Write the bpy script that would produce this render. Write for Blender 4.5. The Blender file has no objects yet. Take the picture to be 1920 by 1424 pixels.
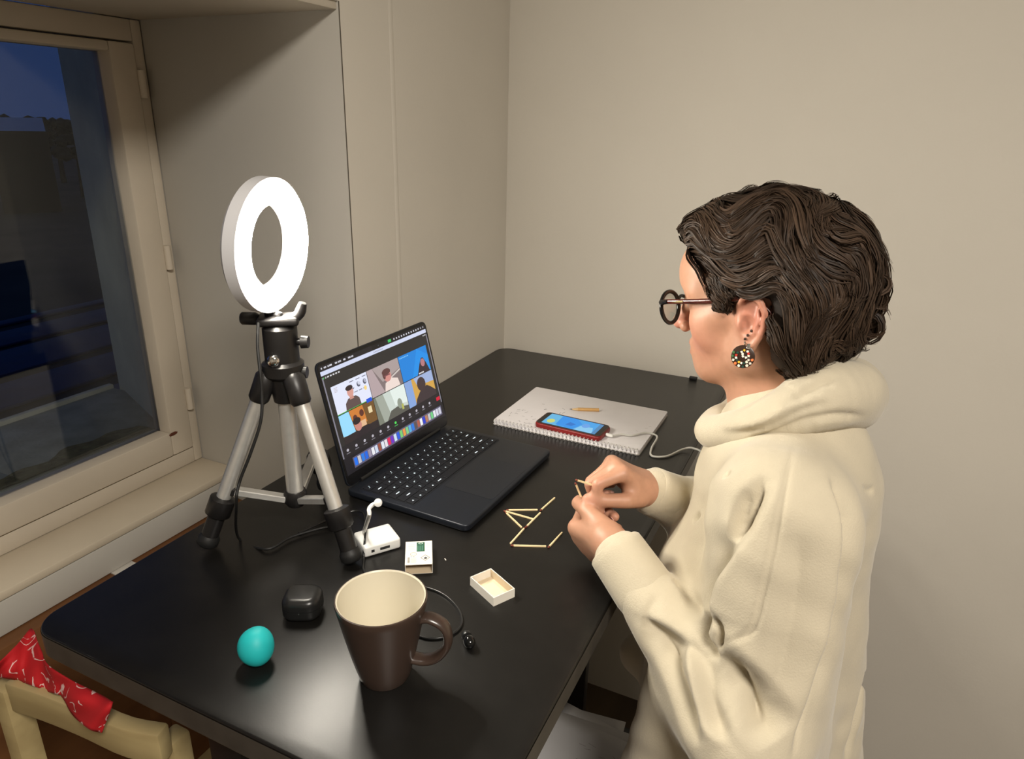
import bpy, bmesh, math, random
import numpy as np
from mathutils import Vector, Matrix

random.seed(7)
np.random.seed(7)
SC = bpy.context.scene
COL = SC.collection

# ------------------------------------------------------------------ camera
TZ = 1.02                       # height of the desk top above the floor
CAMH = 0.56                     # camera above the desk top
FPX = 1314.1                    # focal length in pixels of the 1920 px wide frame
CX, CY = 960.0, 712.0
RM = np.array([[0.90208899, -0.16635769, 0.39819665],
               [0.43101966, 0.30158433, -0.8504522],
               [0.0213894, 0.93881415, 0.34375934]])
CAM = np.array([0.0, 0.0, TZ + CAMH])
cam_d = bpy.data.cameras.new('camera')
cam_d.sensor_fit = 'HORIZONTAL'
cam_d.sensor_width = 36.0
cam_d.lens = FPX / 1920.0 * 36.0
cam_d.clip_start = 0.02
cam_d.clip_end = 400
cam_o = bpy.data.objects.new('camera', cam_d)
COL.objects.link(cam_o)
M4 = Matrix([list(RM[0]) + [CAM[0]], list(RM[1]) + [CAM[1]], list(RM[2]) + [CAM[2]], [0, 0, 0, 1]])
cam_o.matrix_world = M4
SC.camera = cam_o

# ------------------------------------------------------------------ world, lights, exposure
wd = bpy.data.worlds.new('dusk_sky')
SC.world = wd
wd.use_nodes = True
bg = wd.node_tree.nodes['Background']
bg.inputs[0].default_value = (0.07, 0.155, 0.48, 1)
bg.inputs[1].default_value = 0.15

def area_light(name, loc, target, size, power, color):
    l = bpy.data.lights.new(name, 'AREA')
    l.shape = 'DISK'
    l.size = size
    l.energy = power
    l.color = color
    o = bpy.data.objects.new(name, l)
    COL.objects.link(o)
    o.location = loc
    o.rotation_euler = (Vector(target) - Vector(loc)).to_track_quat('-Z', 'Y').to_euler()
    return o

area_light('ceiling_lamp_light', (0.60, -0.36, 2.44), (0.60, -0.36, 0), 0.60, 40, (1.0, 0.93, 0.835))

vs = SC.view_settings
vs.view_transform = 'Standard'
vs.look = 'None'
vs.exposure = 0.45
vs.gamma = 1.0
vs.use_curve_mapping = False

# ------------------------------------------------------------------ helpers
def ray(px, py):
    return RM @ np.array([(px - CX) / FPX, -(py - CY) / FPX, -1.0])

def at(px, py, depth):                      # point seen at a pixel, at a distance along the view axis
    return CAM + depth * ray(px, py)

def onz(px, py, z=0.0):                     # point on the horizontal plane z above the desk top
    r = ray(px, py)
    return CAM + r * ((z + TZ - CAM[2]) / r[2])

def onx(px, py, X):
    r = ray(px, py)
    return CAM + r * (X / r[0])

def ony(px, py, Y):
    r = ray(px, py)
    return CAM + r * (Y / r[1])

def srgb(r, g, b):
    f = lambda c: (c / 255 / 12.92) if c / 255 <= 0.04045 else ((c / 255 + 0.055) / 1.055) ** 2.4
    return (f(r), f(g), f(b), 1)

MATS = {}
def mat(name, col, rough=0.5, metal=0.0, noise=None, bump=None, emit=None, estr=1.0, coat=0.0, trans=0.0, ior=1.45, sheen=0.0, spec=0.5, sss=0.0, attr=None):
    """noise=(scale, amount): brightness mottling, bump=(scale, strength, distance)"""
    m = bpy.data.materials.new(name)
    m.use_nodes = True
    nt = m.node_tree
    b = nt.nodes['Principled BSDF']
    if len(col) == 3:
        col = tuple(col) + (1,)
    b.inputs['Base Color'].default_value = col
    b.inputs['Roughness'].default_value = rough
    b.inputs['Metallic'].default_value = metal
    b.inputs['Coat Weight'].default_value = coat
    b.inputs['Transmission Weight'].default_value = trans
    b.inputs['IOR'].default_value = ior
    b.inputs['Sheen Weight'].default_value = sheen
    b.inputs['Specular IOR Level'].default_value = spec
    if sss:
        b.inputs['Subsurface Weight'].default_value = sss
        b.inputs['Subsurface Radius'].default_value = (0.012, 0.005, 0.003)
        b.inputs['Subsurface Scale'].default_value = 0.6
    tc = nt.nodes.new('ShaderNodeTexCoord')
    src = None
    if attr:
        a = nt.nodes.new('ShaderNodeAttribute')
        a.attribute_name = attr
        src = a.outputs['Color']
        nt.links.new(src, b.inputs['Base Color'])
    if noise:
        n = nt.nodes.new('ShaderNodeTexNoise')
        n.inputs['Scale'].default_value = noise[0]
        n.inputs['Detail'].default_value = 5
        nt.links.new(tc.outputs['Object'], n.inputs['Vector'])
        mr = nt.nodes.new('ShaderNodeMapRange')
        mr.inputs['From Min'].default_value = 0.25
        mr.inputs['From Max'].default_value = 0.75
        mr.inputs['To Min'].default_value = 1 - noise[1]
        mr.inputs['To Max'].default_value = 1 + noise[1]
        nt.links.new(n.outputs['Fac'], mr.inputs['Value'])
        mx = nt.nodes.new('ShaderNodeMix')
        mx.data_type = 'RGBA'
        mx.blend_type = 'MULTIPLY'
        mx.inputs['Factor'].default_value = 1
        mx.inputs[6].default_value = col
        if src is not None:
            nt.links.new(src, mx.inputs[6])
        nt.links.new(mr.outputs['Result'], mx.inputs[7])
        nt.links.new(mx.outputs[2], b.inputs['Base Color'])
    if bump:
        n2 = nt.nodes.new('ShaderNodeTexNoise')
        n2.inputs['Scale'].default_value = bump[0]
        n2.inputs['Detail'].default_value = 3
        nt.links.new(tc.outputs['Object'], n2.inputs['Vector'])
        bp = nt.nodes.new('ShaderNodeBump')
        bp.inputs['Strength'].default_value = bump[1]
        bp.inputs['Distance'].default_value = bump[2]
        nt.links.new(n2.outputs['Fac'], bp.inputs['Height'])
        nt.links.new(bp.outputs['Normal'], b.inputs['Normal'])
    if emit is not None:
        b.inputs['Emission Color'].default_value = emit if len(emit) == 4 else tuple(emit) + (1,)
        b.inputs['Emission Strength'].default_value = estr
    MATS[name] = m
    return m

def attr_emit(name, estr, rough=0.25):
    m = mat(name, (0.01, 0.01, 0.012), rough)
    nt = m.node_tree
    a = nt.nodes.new('ShaderNodeAttribute')
    a.attribute_name = 'Col'
    b = nt.nodes['Principled BSDF']
    nt.links.new(a.outputs['Color'], b.inputs['Emission Color'])
    b.inputs['Emission Strength'].default_value = estr
    return m

def wood_mat(name, c1, c2, scale=6.0, rough=0.5, axis=0):
    m = mat(name, c1, rough)
    nt = m.node_tree
    b = nt.nodes['Principled BSDF']
    tc = nt.nodes['Texture Coordinate']
    mp = nt.nodes.new('ShaderNodeMapping')
    s = [scale * 6] * 3
    s[axis] = scale * 0.5
    mp.inputs['Scale'].default_value = s
    n = nt.nodes.new('ShaderNodeTexNoise')
    n.inputs['Scale'].default_value = 1.0
    n.inputs['Detail'].default_value = 6
    cr = nt.nodes.new('ShaderNodeValToRGB')
    cr.color_ramp.elements[0].position = 0.3
    cr.color_ramp.elements[0].color = tuple(c1)
    cr.color_ramp.elements[1].position = 0.7
    cr.color_ramp.elements[1].color = tuple(c2)
    nt.links.new(tc.outputs['Object'], mp.inputs['Vector'])
    nt.links.new(mp.outputs['Vector'], n.inputs['Vector'])
    nt.links.new(n.outputs['Fac'], cr.inputs['Fac'])
    nt.links.new(cr.outputs['Color'], b.inputs['Base Color'])
    return m

WALLC = (0.60, 0.56, 0.49)
mat('wall_paint', WALLC, 0.85, noise=(2.5, 0.035), bump=(160, 0.10, 0.002))
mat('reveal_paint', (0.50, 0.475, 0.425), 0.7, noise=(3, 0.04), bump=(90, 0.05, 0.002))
mat('frame_paint', (0.58, 0.51, 0.41), 0.45, noise=(6, 0.06), bump=(60, 0.05, 0.001))
mat('ceiling_paint', (0.70, 0.68, 0.63), 0.9, noise=(3, 0.03))
wood_mat('floor_wood', srgb(70, 58, 46), srgb(96, 80, 62), 2.0, 0.5, 1)
mat('black_desk', (0.0060, 0.0055, 0.0050), 0.345, noise=(30, 0.25), bump=(420, 0.10, 0.0004), spec=0.55)
mat('desk_edge', (0.050, 0.044, 0.036), 0.45, noise=(30, 0.25))
def clear_glass(name, refl=1.0):
    """thin pane: clear with a Fresnel reflection"""
    m = bpy.data.materials.new(name)
    m.use_nodes = True
    nt = m.node_tree
    nt.nodes.remove(nt.nodes['Principled BSDF'])
    t = nt.nodes.new('ShaderNodeBsdfTransparent'); t.inputs[0].default_value = (0.95, 0.97, 0.96, 1)
    g = nt.nodes.new('ShaderNodeBsdfGlossy'); g.inputs['Roughness'].default_value = 0.0
    fr = nt.nodes.new('ShaderNodeFresnel'); fr.inputs[0].default_value = 1.45
    mu = nt.nodes.new('ShaderNodeMath'); mu.operation = 'MULTIPLY'; mu.inputs[1].default_value = refl
    mx = nt.nodes.new('ShaderNodeMixShader')
    nt.links.new(fr.outputs[0], mu.inputs[0]); nt.links.new(mu.outputs[0], mx.inputs[0])
    nt.links.new(t.outputs[0], mx.inputs[1]); nt.links.new(g.outputs[0], mx.inputs[2])
    nt.links.new(mx.outputs[0], nt.nodes['Material Output'].inputs[0])
    MATS[name] = m
    return m
clear_glass('glass')
mat('black_plastic', (0.012, 0.011, 0.011), 0.38, noise=(60, 0.15))
mat('dull_black', (0.010, 0.010, 0.010), 0.55)
mat('silver', (0.66, 0.65, 0.62), 0.36, 0.65, noise=(80, 0.06))
mat('chrome', (0.85, 0.85, 0.85), 0.12, 1.0)
mat('white_plastic', (0.78, 0.78, 0.75), 0.35, noise=(20, 0.02))
mat('laptop_body', (0.016, 0.019, 0.026), 0.36, 0.35, noise=(200, 0.08))
mat('laptop_key', (0.005, 0.006, 0.009), 0.55)
mat('bezel', (0.004, 0.004, 0.005), 0.18)
mat('paper', (0.77, 0.745, 0.76), 0.8, noise=(14, 0.03))
mat('loose_paper_shaded', (0.42, 0.41, 0.41), 0.8, noise=(9, 0.06))  # white sheets greyed: the person's shade is put into the colour
mat('paper_core', (0.50, 0.46, 0.40), 0.9, noise=(200, 0.15))
mat('graphite', (0.03, 0.03, 0.03), 0.6)

def mesh_from(name, v, f, smooth=False):
    me = bpy.data.meshes.new(name)
    me.from_pydata([tuple(map(float, p)) for p in v], [], [tuple(map(int, q)) for q in f])
    me.update()
    if smooth:
        me.polygons.foreach_set('use_smooth', [True] * len(me.polygons))
    return me

def thing(name, label, cat, loc=(0, 0, 0), group=None):
    o = bpy.data.objects.new(name, None)
    COL.objects.link(o)
    o.location = loc
    o.empty_display_size = 0.02
    return tag(o, label, cat, group)

def tag(o, label, cat, group=None):
    o['label'] = label
    o['category'] = cat
    if group:
        o['group'] = group
    return o

def adopt(o, parent):
    if parent is not None:
        bpy.context.view_layer.update()
        o.parent = parent
        o.matrix_parent_inverse = parent.matrix_world.inverted()
    return o

def link(name, me, m, parent=None, label=None, kind=None):
    o = bpy.data.objects.new(name, me)
    COL.objects.link(o)
    if m is not None and not me.materials:
        for q in (m if isinstance(m, (list, tuple)) else [m]):
            me.materials.append(MATS[q] if isinstance(q, str) else q)
    if label:
        o['label'] = label
    if kind:
        o['kind'] = kind
    return adopt(o, parent)

def bm_mesh(name, bm, smooth=False):
    me = bpy.data.meshes.new(name)
    bmesh.ops.recalc_face_normals(bm, faces=bm.faces)
    bm.to_mesh(me)
    bm.free()
    if smooth:
        me.polygons.foreach_set('use_smooth', [True] * len(me.polygons))
    return me

def smooth_angle(me, deg=35):
    me.polygons.foreach_set('use_smooth', [True] * len(me.polygons))
    me.set_sharp_from_angle(angle=math.radians(deg))
    return me

def box_mesh(name, lo, hi, bev=0.0, seg=2, M=None):
    bm = bmesh.new()
    bmesh.ops.create_cube(bm, size=1)
    lo, hi = np.array(lo, float), np.array(hi, float)
    for v in bm.verts:
        v.co = Vector((lo + hi) / 2 + np.array(v.co) * (hi - lo))
    if bev:
        bmesh.ops.bevel(bm, geom=list(bm.edges), offset=bev, segments=seg, profile=0.5, affect='EDGES')
    if M is not None:
        bmesh.ops.transform(bm, matrix=M, verts=bm.verts)
    me = bm_mesh(name, bm)
    return smooth_angle(me) if bev else me

def prism_mesh(name, poly, z0, z1, bev=0.0, seg=2, M=None):
    bm = bmesh.new()
    vs_ = [bm.verts.new((p[0], p[1], z0)) for p in poly]
    f = bm.faces.new(vs_)
    r = bmesh.ops.extrude_face_region(bm, geom=[f])
    for e in r['geom']:
        if isinstance(e, bmesh.types.BMVert):
            e.co.z = z1
    if bev:
        es = [e for e in bm.edges if abs(e.verts[0].co.z - e.verts[1].co.z) < 1e-7]
        bmesh.ops.bevel(bm, geom=es, offset=bev, segments=seg, profile=0.5, affect='EDGES')
    if M is not None:
        bmesh.ops.transform(bm, matrix=M, verts=bm.verts)
    return smooth_angle(bm_mesh(name, bm))

def round_poly(x0, y0, x1, y1, r, n=8):
    out = []
    for cx, cy, a in ((x1 - r, y1 - r, 0), (x0 + r, y1 - r, 90), (x0 + r, y0 + r, 180), (x1 - r, y0 + r, 270)):
        for i in range(n + 1):
            t = math.radians(a + 90 * i / n)
            out.append((cx + r * math.cos(t), cy + r * math.sin(t)))
    return out

def frames(P):
    P = np.array(P, float)
    T = np.gradient(P, axis=0)
    T /= np.linalg.norm(T, axis=1)[:, None] + 1e-12
    ref = np.array([0, 0, 1.0]) if abs(T[0][2]) < 0.9 else np.array([1.0, 0, 0])
    n = np.cross(T[0], ref)
    n /= np.linalg.norm(n)
    Ns = []
    for t in T:
        n = n - t * (n @ t)
        n /= np.linalg.norm(n) + 1e-12
        Ns.append(n.copy())
    Ns = np.array(Ns)
    return T, Ns, np.cross(T, Ns)

def tube_data(P, r, n=10, cap=True):
    P = np.array(P, float)
    R_ = np.full(len(P), r, float) if np.isscalar(r) else np.array(r, float)
    T, N, B = frames(P)
    ang = np.arange(n) * 2 * np.pi / n
    V = (P[:, None] + R_[:, None, None] * (np.cos(ang)[None, :, None] * N[:, None] + np.sin(ang)[None, :, None] * B[:, None])).reshape(-1, 3)
    F = []
    for i in range(len(P) - 1):
        for j in range(n):
            k = (j + 1) % n
            F.append((i * n + j, i * n + k, (i + 1) * n + k, (i + 1) * n + j))
    if cap:
        F.append(tuple(reversed(range(n))))
        F.append(tuple(range((len(P) - 1) * n, len(P) * n)))
    return V, F

def tube_mesh(name, P, r, n=10, deg=50):
    return smooth_angle(mesh_from(name, *tube_data(P, r, n)), deg)

def join_data(parts):
    V, F = [], []
    for v, f in parts:
        o = len(V)
        V.extend([tuple(p) for p in v])
        F.extend([tuple(i + o for i in q) for q in f])
    return V, F

def lathe_mesh(name, prof, n=48, M=None, deg=40, close=False, caps=True):
    V, F = [], []
    for i, (r, z) in enumerate(prof):
        for j in range(n):
            a = 2 * math.pi * j / n
            V.append((r * math.cos(a), r * math.sin(a), z))
    m = len(prof)
    for i in range(m - 1 if not close else m):
        i2 = (i + 1) % m
        for j in range(n):
            k = (j + 1) % n
            F.append((i * n + j, i * n + k, i2 * n + k, i2 * n + j))
    if not close and caps:
        if prof[0][0] > 1e-6: F.append(tuple(reversed(range(n))))
        if prof[-1][0] > 1e-6: F.append(tuple(range((m - 1) * n, m * n)))
    if M is not None:
        V = [M @ Vector(p) for p in V]
    bm = bmesh.new()
    me0 = mesh_from(name, V, F)
    bm.from_mesh(me0)
    bmesh.ops.remove_doubles(bm, verts=bm.verts, dist=1e-6)
    me = bm_mesh(name, bm)
    return smooth_angle(me, deg)

def spline(P, n=40):
    """Catmull-Rom through P"""
    P = [np.array(p, float) for p in P]
    P = [2 * P[0] - P[1]] + P + [2 * P[-1] - P[-2]]
    seg = len(P) - 3
    out = []
    for i in range(n):
        t = i / (n - 1) * seg
        k = min(int(t), seg - 1)
        u = t - k
        a, b, c, d = P[k:k + 4]
        out.append(0.5 * ((2 * b) + (c - a) * u + (2 * a - 5 * b + 4 * c - d) * u * u + (3 * b - a - 3 * c + d) * u ** 3))
    return np.array(out)

def basis(o, x, y, z):
    o, x, y, z = [np.array(q, float) for q in (o, x, y, z)]
    return Matrix([[x[i], y[i], z[i], o[i]] for i in range(3)] + [[0, 0, 0, 1]])

def unit(v):
    v = np.array(v, float)
    return v / np.linalg.norm(v)

def align_z(p0, p1):
    """matrix that puts local z from p0 towards p1"""
    z = unit(np.array(p1, float) - np.array(p0, float))
    ref = np.array([0, 0, 1.0]) if abs(z[2]) < 0.95 else np.array([1.0, 0, 0])
    x = unit(np.cross(ref, z))
    return basis(p0, x, np.cross(z, x), z)

class Flat:
    """flat print: coloured polygons on a plane, with a colour attribute"""
    def __init__(s):
        s.v, s.f, s.c, s.layer = [], [], [], 0
    def poly(s, pts, col, up=True):
        if up: s.layer += 1
        o = len(s.v)
        s.v += [(p[0], p[1], s.layer) for p in pts]
        s.f.append(tuple(range(o, o + len(pts))))
        s.c.append(srgb(*col))
    def rect(s, x0, y0, x1, y1, col, up=True):
        s.poly([(x0, y0), (x1, y0), (x1, y1), (x0, y1)], col, up)
    def ell(s, x, y, rx, ry, col, n=14, up=True, a0=0, a1=2 * math.pi):
        s.poly([(x + rx * math.cos(a0 + (a1 - a0) * i / n), y + ry * math.sin(a0 + (a1 - a0) * i / n)) for i in range(n)], col, up)
    def line(s, x0, y0, x1, y1, w, col, up=True):
        d = np.array([x1 - x0, y1 - y0]); L = np.linalg.norm(d); nrm = np.array([-d[1], d[0]]) / L * w / 2
        a, b = np.array([x0, y0]), np.array([x1, y1])
        s.poly([a - nrm, b - nrm, b + nrm, a + nrm], col, up)
    def mesh(s, name, M, dz=0.00001):
        V = [M @ Vector((p[0], p[1], p[2] * dz)) for p in s.v]
        me = mesh_from(name, V, s.f)
        ca = me.color_attributes.new('Col', 'FLOAT_COLOR', 'CORNER')
        k = 0
        for f, c in zip(s.f, s.c):
            for _ in f:
                ca.data[k].color = c
                k += 1
        return me

# ================================================================== THE SETTING
def struct(name, me, m, parent=None):
    o = link(name, me, m, parent)
    if parent is None:
        o['kind'] = 'structure'
    return o

HC = 2.5                      # ceiling height
WX = -0.785                   # inner face of the window wall
WY = 1.62                     # far wall
NY = 1.0                      # right side of the window niche
FX = -1.24                    # front of the window frame
SILL = TZ - 0.17
SOF = TZ + 0.735

struct('floor', box_mesh('floor', (-1.5, -2.4, -0.1), (2.7, WY + 0.1, 0)), 'floor_wood')
struct('ceiling', box_mesh('ceiling', (-1.5, -2.4, HC), (2.7, WY + 0.1, HC + 0.1)), 'ceiling_paint')
struct('wall_back', box_mesh('wall_back', (WX - 0.5, WY, 0), (2.7, WY + 0.1, HC)), 'wall_paint')
struct('wall_right', box_mesh('wall_right', (2.6, -2.4, 0), (2.7, WY, HC)), 'wall_paint')
struct('wall_front', box_mesh('wall_front', (-1.5, -2.5, 0), (2.7, -2.4, HC)), 'wall_paint')
bm = bmesh.new()
for lo, hi in (((FX - 0.06, NY + 0.0025, 0), (WX, WY, HC)),             # pier between niche and far wall
               ((FX - 0.06, -1.2, SOF), (WX, NY + 0.0025, HC)),          # lintel above the niche
               ((FX - 0.06, -2.4, 0), (WX, -1.2, HC)),                 # pier behind the camera
               ((FX - 0.06, -1.2, 0), (-1.15, NY + 0.0025, SILL - 0.075))):
    r = bmesh.ops.create_cube(bm, size=1)
    lo, hi = np.array(lo), np.array(hi)
    for v in r['verts']:
        v.co = Vector((lo + hi) / 2 + np.array(v.co) * (hi - lo))
wl = struct('wall_left', bm_mesh('wall_left', bm), 'wall_paint')
# rounded plaster bead standing proud of the window wall
link('plaster_bead', tube_mesh('plaster_bead', [(WX - 0.0230, 1.142, 0.0), (WX - 0.0230, 1.142, HC)], 0.024, 40), 'wall_paint', wl)
# lining board on the niche side, with the dark joint at its front edge
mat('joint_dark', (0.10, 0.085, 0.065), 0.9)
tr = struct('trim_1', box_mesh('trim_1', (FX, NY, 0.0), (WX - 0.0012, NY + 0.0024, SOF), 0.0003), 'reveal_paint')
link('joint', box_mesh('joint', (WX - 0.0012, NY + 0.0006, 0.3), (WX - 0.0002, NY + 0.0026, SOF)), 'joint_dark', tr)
# soffit board
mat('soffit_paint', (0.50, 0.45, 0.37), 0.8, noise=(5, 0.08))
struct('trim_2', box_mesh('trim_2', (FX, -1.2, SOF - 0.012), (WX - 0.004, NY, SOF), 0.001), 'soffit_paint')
# window board (sill), apron below it
mat('sill_paint', (0.60, 0.52, 0.40), 0.5, noise=(5, 0.08), bump=(50, 0.06, 0.001))
s0 = struct('trim_3', box_mesh('trim_3', (FX - 0.02, -1.2, SILL - 0.016), (-1.138, NY, SILL), 0.003), 'sill_paint')
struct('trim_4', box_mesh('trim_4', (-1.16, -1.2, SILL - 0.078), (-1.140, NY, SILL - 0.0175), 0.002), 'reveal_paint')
# brown boards below the apron with a pale batten between them
wood_mat('brown_board', srgb(96, 60, 33), srgb(120, 80, 46), 3.0, 0.55, 1)
zb = SILL - 0.0785
yA = onx(0, 1178, -1.13)[1]; yB = onx(214, 1066, -1.13)[1]; yC = onx(252, 1042, -1.13)[1]
pb = struct('trim_5', box_mesh('trim_5', (-1.148, yB, zb - 0.10), (-1.128, yC, zb), 0.001), 'reveal_paint')
link('board', box_mesh('board', (-1.149, -1.19, 0.0), (-1.112, yB, zb - 0.001), 0.002), 'brown_board', pb)
link('board', box_mesh('board', (-1.149, yB, 0.0), (-1.114, yC, zb - 0.101), 0.002), 'brown_board', pb)
link('board', box_mesh('board', (-1.149, yC, 0.0), (-1.112, NY - 0.001, zb - 0.001), 0.002), 'brown_board', pb)

# ---- the window: fixed frame, sash, pane, hinges
gb = onx(312, 808, FX - 0.012)
gt = onx(188, 95, FX - 0.012)
GY = (gb[1] + gt[1]) / 2
GZ0, GZ1 = gb[2], gt[2]
WYL = -0.75
SY = GY + 0.052                                          # outer edge of the sash
win = thing('window_1', 'cream painted casement window with dark dusk view in the niche', 'window', (FX, GY, SILL))
del win['category']; del win['label']
win['kind'] = 'structure'
def ring_frame(name, y0, y1, z0, z1, iy0, iy1, iz0, iz1, x0, x1, bev, m, parent):
    parts = []
    bmx = bmesh.new()
    for lo, hi in (((x0, y0, z0), (x1, iy0, z1)), ((x0, iy1, z0), (x1, y1, z1)), ((x0, iy0, z0), (x1, iy1, iz0)), ((x0, iy0, iz1), (x1, iy1, z1))):
        r = bmesh.ops.create_cube(bmx, size=1)
        a, b = np.array(lo), np.array(hi)
        for v in r['verts']:
            v.co = Vector((a + b) / 2 + np.array(v.co) * (b - a))
    bmesh.ops.bevel(bmx, geom=list(bmx.edges), offset=bev, segments=2, profile=0.5, affect='EDGES')
    return link(name, smooth_angle(bm_mesh(name, bmx)), m, parent)
ring_frame('window_frame', WYL - 0.1, NY - 0.0005, SILL + 0.0005, SOF - 0.0125, WYL - 0.05, SY + 0.003, SILL + 0.036, SOF - 0.05, FX - 0.06, FX, 0.003, 'frame_paint', win)
sash = ring_frame('sash', WYL - 0.047, SY, SILL + 0.039, SOF - 0.053, WYL, GY, GZ0, GZ1, FX - 0.045, FX + 0.006, 0.004, 'frame_paint', win)
link('pane', box_mesh('pane', (FX - 0.030, WYL - 0.01, GZ0 - 0.008), (FX - 0.026, GY + 0.008, GZ1 + 0.008)), 'glass', win)
for px_, py_ in ((261, 158), (312, 482), (360, 742)):
    p = onx(px_, py_, FX)
    link('hinge', tube_mesh('hinge', [(FX + 0.008, SY + 0.004, p[2] - 0.024), (FX + 0.008, SY + 0.004, p[2] + 0.024)], 0.007, 12), 'frame_paint', win)
mat('rust', srgb(96, 52, 32), 0.9, noise=(90, 0.4))
link('flaking_rust', smooth_angle(lathe_mesh('flaking_rust', [(0.0, 0.0009), (0.004, 0.0007), (0.006, 0.0)], 7, Matrix.Translation((FX + 0.0065, GY + 0.006, GZ0 - 0.004)) @ Matrix.Rotation(math.radians(90), 4, 'Y') @ Matrix.Diagonal((0.7, 1.9, 1, 1)))), 'rust', win)
struct('wall_left_outer', prism_mesh('wall_left_outer', [(FX - 0.062, GY + 0.03), (-1.60, 1.075), (-1.60, 1.75), (FX - 0.062, 1.75)], TZ - 0.9, TZ + 1.4, 0.0), mat('render_stone', (0.72, 0.70, 0.52), 0.9, noise=(7, 0.15), bump=(60, 0.3, 0.004)))
# outside sill
mat('sill_stone', (0.20, 0.22, 0.22), 0.8, noise=(14, 0.35), bump=(70, 0.4, 0.003))
mat('moss', (0.10, 0.095, 0.05), 0.95, noise=(60, 0.5), bump=(120, 0.6, 0.004))
zo = TZ - 0.085
os_ = struct('trim_6', box_mesh('trim_6', (-1.60, -0.9, zo - 0.05), (FX - 0.062, 1.06, zo), 0.004), 'sill_stone')
link('sill_lip', box_mesh('sill_lip', (-1.615, -0.9, zo - 0.05), (-1.597, 1.06, zo + 0.010), 0.004), mat('lip_stone', (0.34, 0.34, 0.32), 0.8, noise=(20, 0.2)), os_)
bm = bmesh.new()
nx_, ny_ = 8, 90
grid = [[None] * ny_ for _ in range(nx_)]
for i in range(nx_):
    for j in range(ny_):
        x = FX - 0.063 - 0.075 * i / (nx_ - 1) * (0.75 + 0.25 * math.sin(j * 0.9) * math.sin(j * 0.37))
        grid[i][j] = bm.verts.new((x, -0.85 + 1.78 * j / (ny_ - 1), zo + 0.0004 + 0.004 * (1 - i / (nx_ - 1)) * (0.6 + 0.4 * random.random())))
for i in range(nx_ - 1):
    for j in range(ny_ - 1):
        bm.faces.new((grid[i][j], grid[i + 1][j], grid[i + 1][j + 1], grid[i][j + 1]))
mo = link('moss', bm_mesh('moss', bm, True), 'moss', os_)
mo['kind'] = 'stuff'

# ---- outdoors at dusk
mat('ground_dark', (0.035, 0.03, 0.024), 0.95, noise=(0.35, 0.5))
struct('ground', box_mesh('ground', (-130, -60, -3.6), (-1.7, 150, -3.5)), 'ground_dark')
mat('navy_board', (0.012, 0.022, 0.070), 0.6, noise=(12, 0.25))
mat('dark_gap', (0.006, 0.006, 0.008), 0.8)
rf = thing('shed_roof', 'dark navy boarded shed roof below the window', 'roof', (-3.6, 2.5, -3.5))
zr = TZ - 0.75
link('roof_deck', box_mesh('roof_deck', (-5.0, -1.2, zr - 0.06), (-2.0, 4.6, zr - 0.02)), 'dark_gap', rf)
for post in ((-4.9, -1.1), (-4.9, 4.5), (-2.1, -1.1), (-2.1, 4.5)):
    link('post', box_mesh('post', (post[0] - 0.06, post[1] - 0.06, -3.5), (post[0] + 0.06, post[1] + 0.06, zr - 0.06)), 'dark_gap', rf)
x = -2.0
bi = 0
while x > -4.95:
    w = (0.34, 0.42, 0.30)[bi % 3]
    link('board', box_mesh('board', (max(x - w, -5.0), -1.2, zr - 0.0195), (x, 4.6, zr), 0.006), 'navy_board', rf)
    x -= w + (0.13, 0.10, 0.16)[bi % 3]
    bi += 1
mat('foliage_dark', (0.022, 0.020, 0.013), 0.95, noise=(3, 0.5))
mat('bark_dark', (0.012, 0.010, 0.008), 0.95)
def far_tree(px_, top, base_d, wid, label):
    r = ray(px_, 300); r = r / np.linalg.norm(r[:2])
    g = CAM + r * base_d
    zt = (CAM + ray(px_, top) / np.linalg.norm(ray(px_, top)[:2]) * base_d)[2]
    t = thing('distant_tree', label, 'tree', (g[0], g[1], -3.5), 'trees on the horizon')
    H = zt + 3.5
    link('trunk', tube_mesh('trunk', [(g[0], g[1], -3.5), (g[0] + 0.1, g[1], -3.5 + H * 0.6)], [0.22, 0.1], 8), 'bark_dark', t)
    bmt = bmesh.new()
    for k in range(16):
        a = random.random() * 6.28; rr = random.random() ** 0.5 * wid
        zc = -3.5 + H * (0.45 + 0.42 * random.random())
        rad = wid * (0.35 + 0.25 * random.random())
        q = bmesh.ops.create_icosphere(bmt, subdivisions=2, radius=1)
        for v in q['verts']:
            d = 1 + 0.25 * math.sin(v.co.x * 9 + k) * math.cos(v.co.y * 8) 
            v.co = Vector((g[0] + rr * math.cos(a) + v.co.x * rad * d, g[1] + rr * math.sin(a) + v.co.y * rad * d, min(zc + v.co.z * rad * d * 0.7, zt)))
    link('crown', bm_mesh('crown', bmt, True), 'foliage_dark', t)
for px_, top, dd, w, lab in ((-40, 203, 52, 1.1, 'dark tree on the horizon at the far left of the window'), (8, 206, 70, 1.0, 'small dark tree left of the pale roof on the horizon'),
                             (84, 202, 58, 0.9, 'dark round tree right of the pale roof on the horizon'), (112, 206, 66, 0.9, 'dark tree on the horizon close to the window masonry'), (146, 204, 54, 1.0, 'dark tree on the horizon behind the masonry edge')):
    far_tree(px_, top, dd, w, lab)
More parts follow.
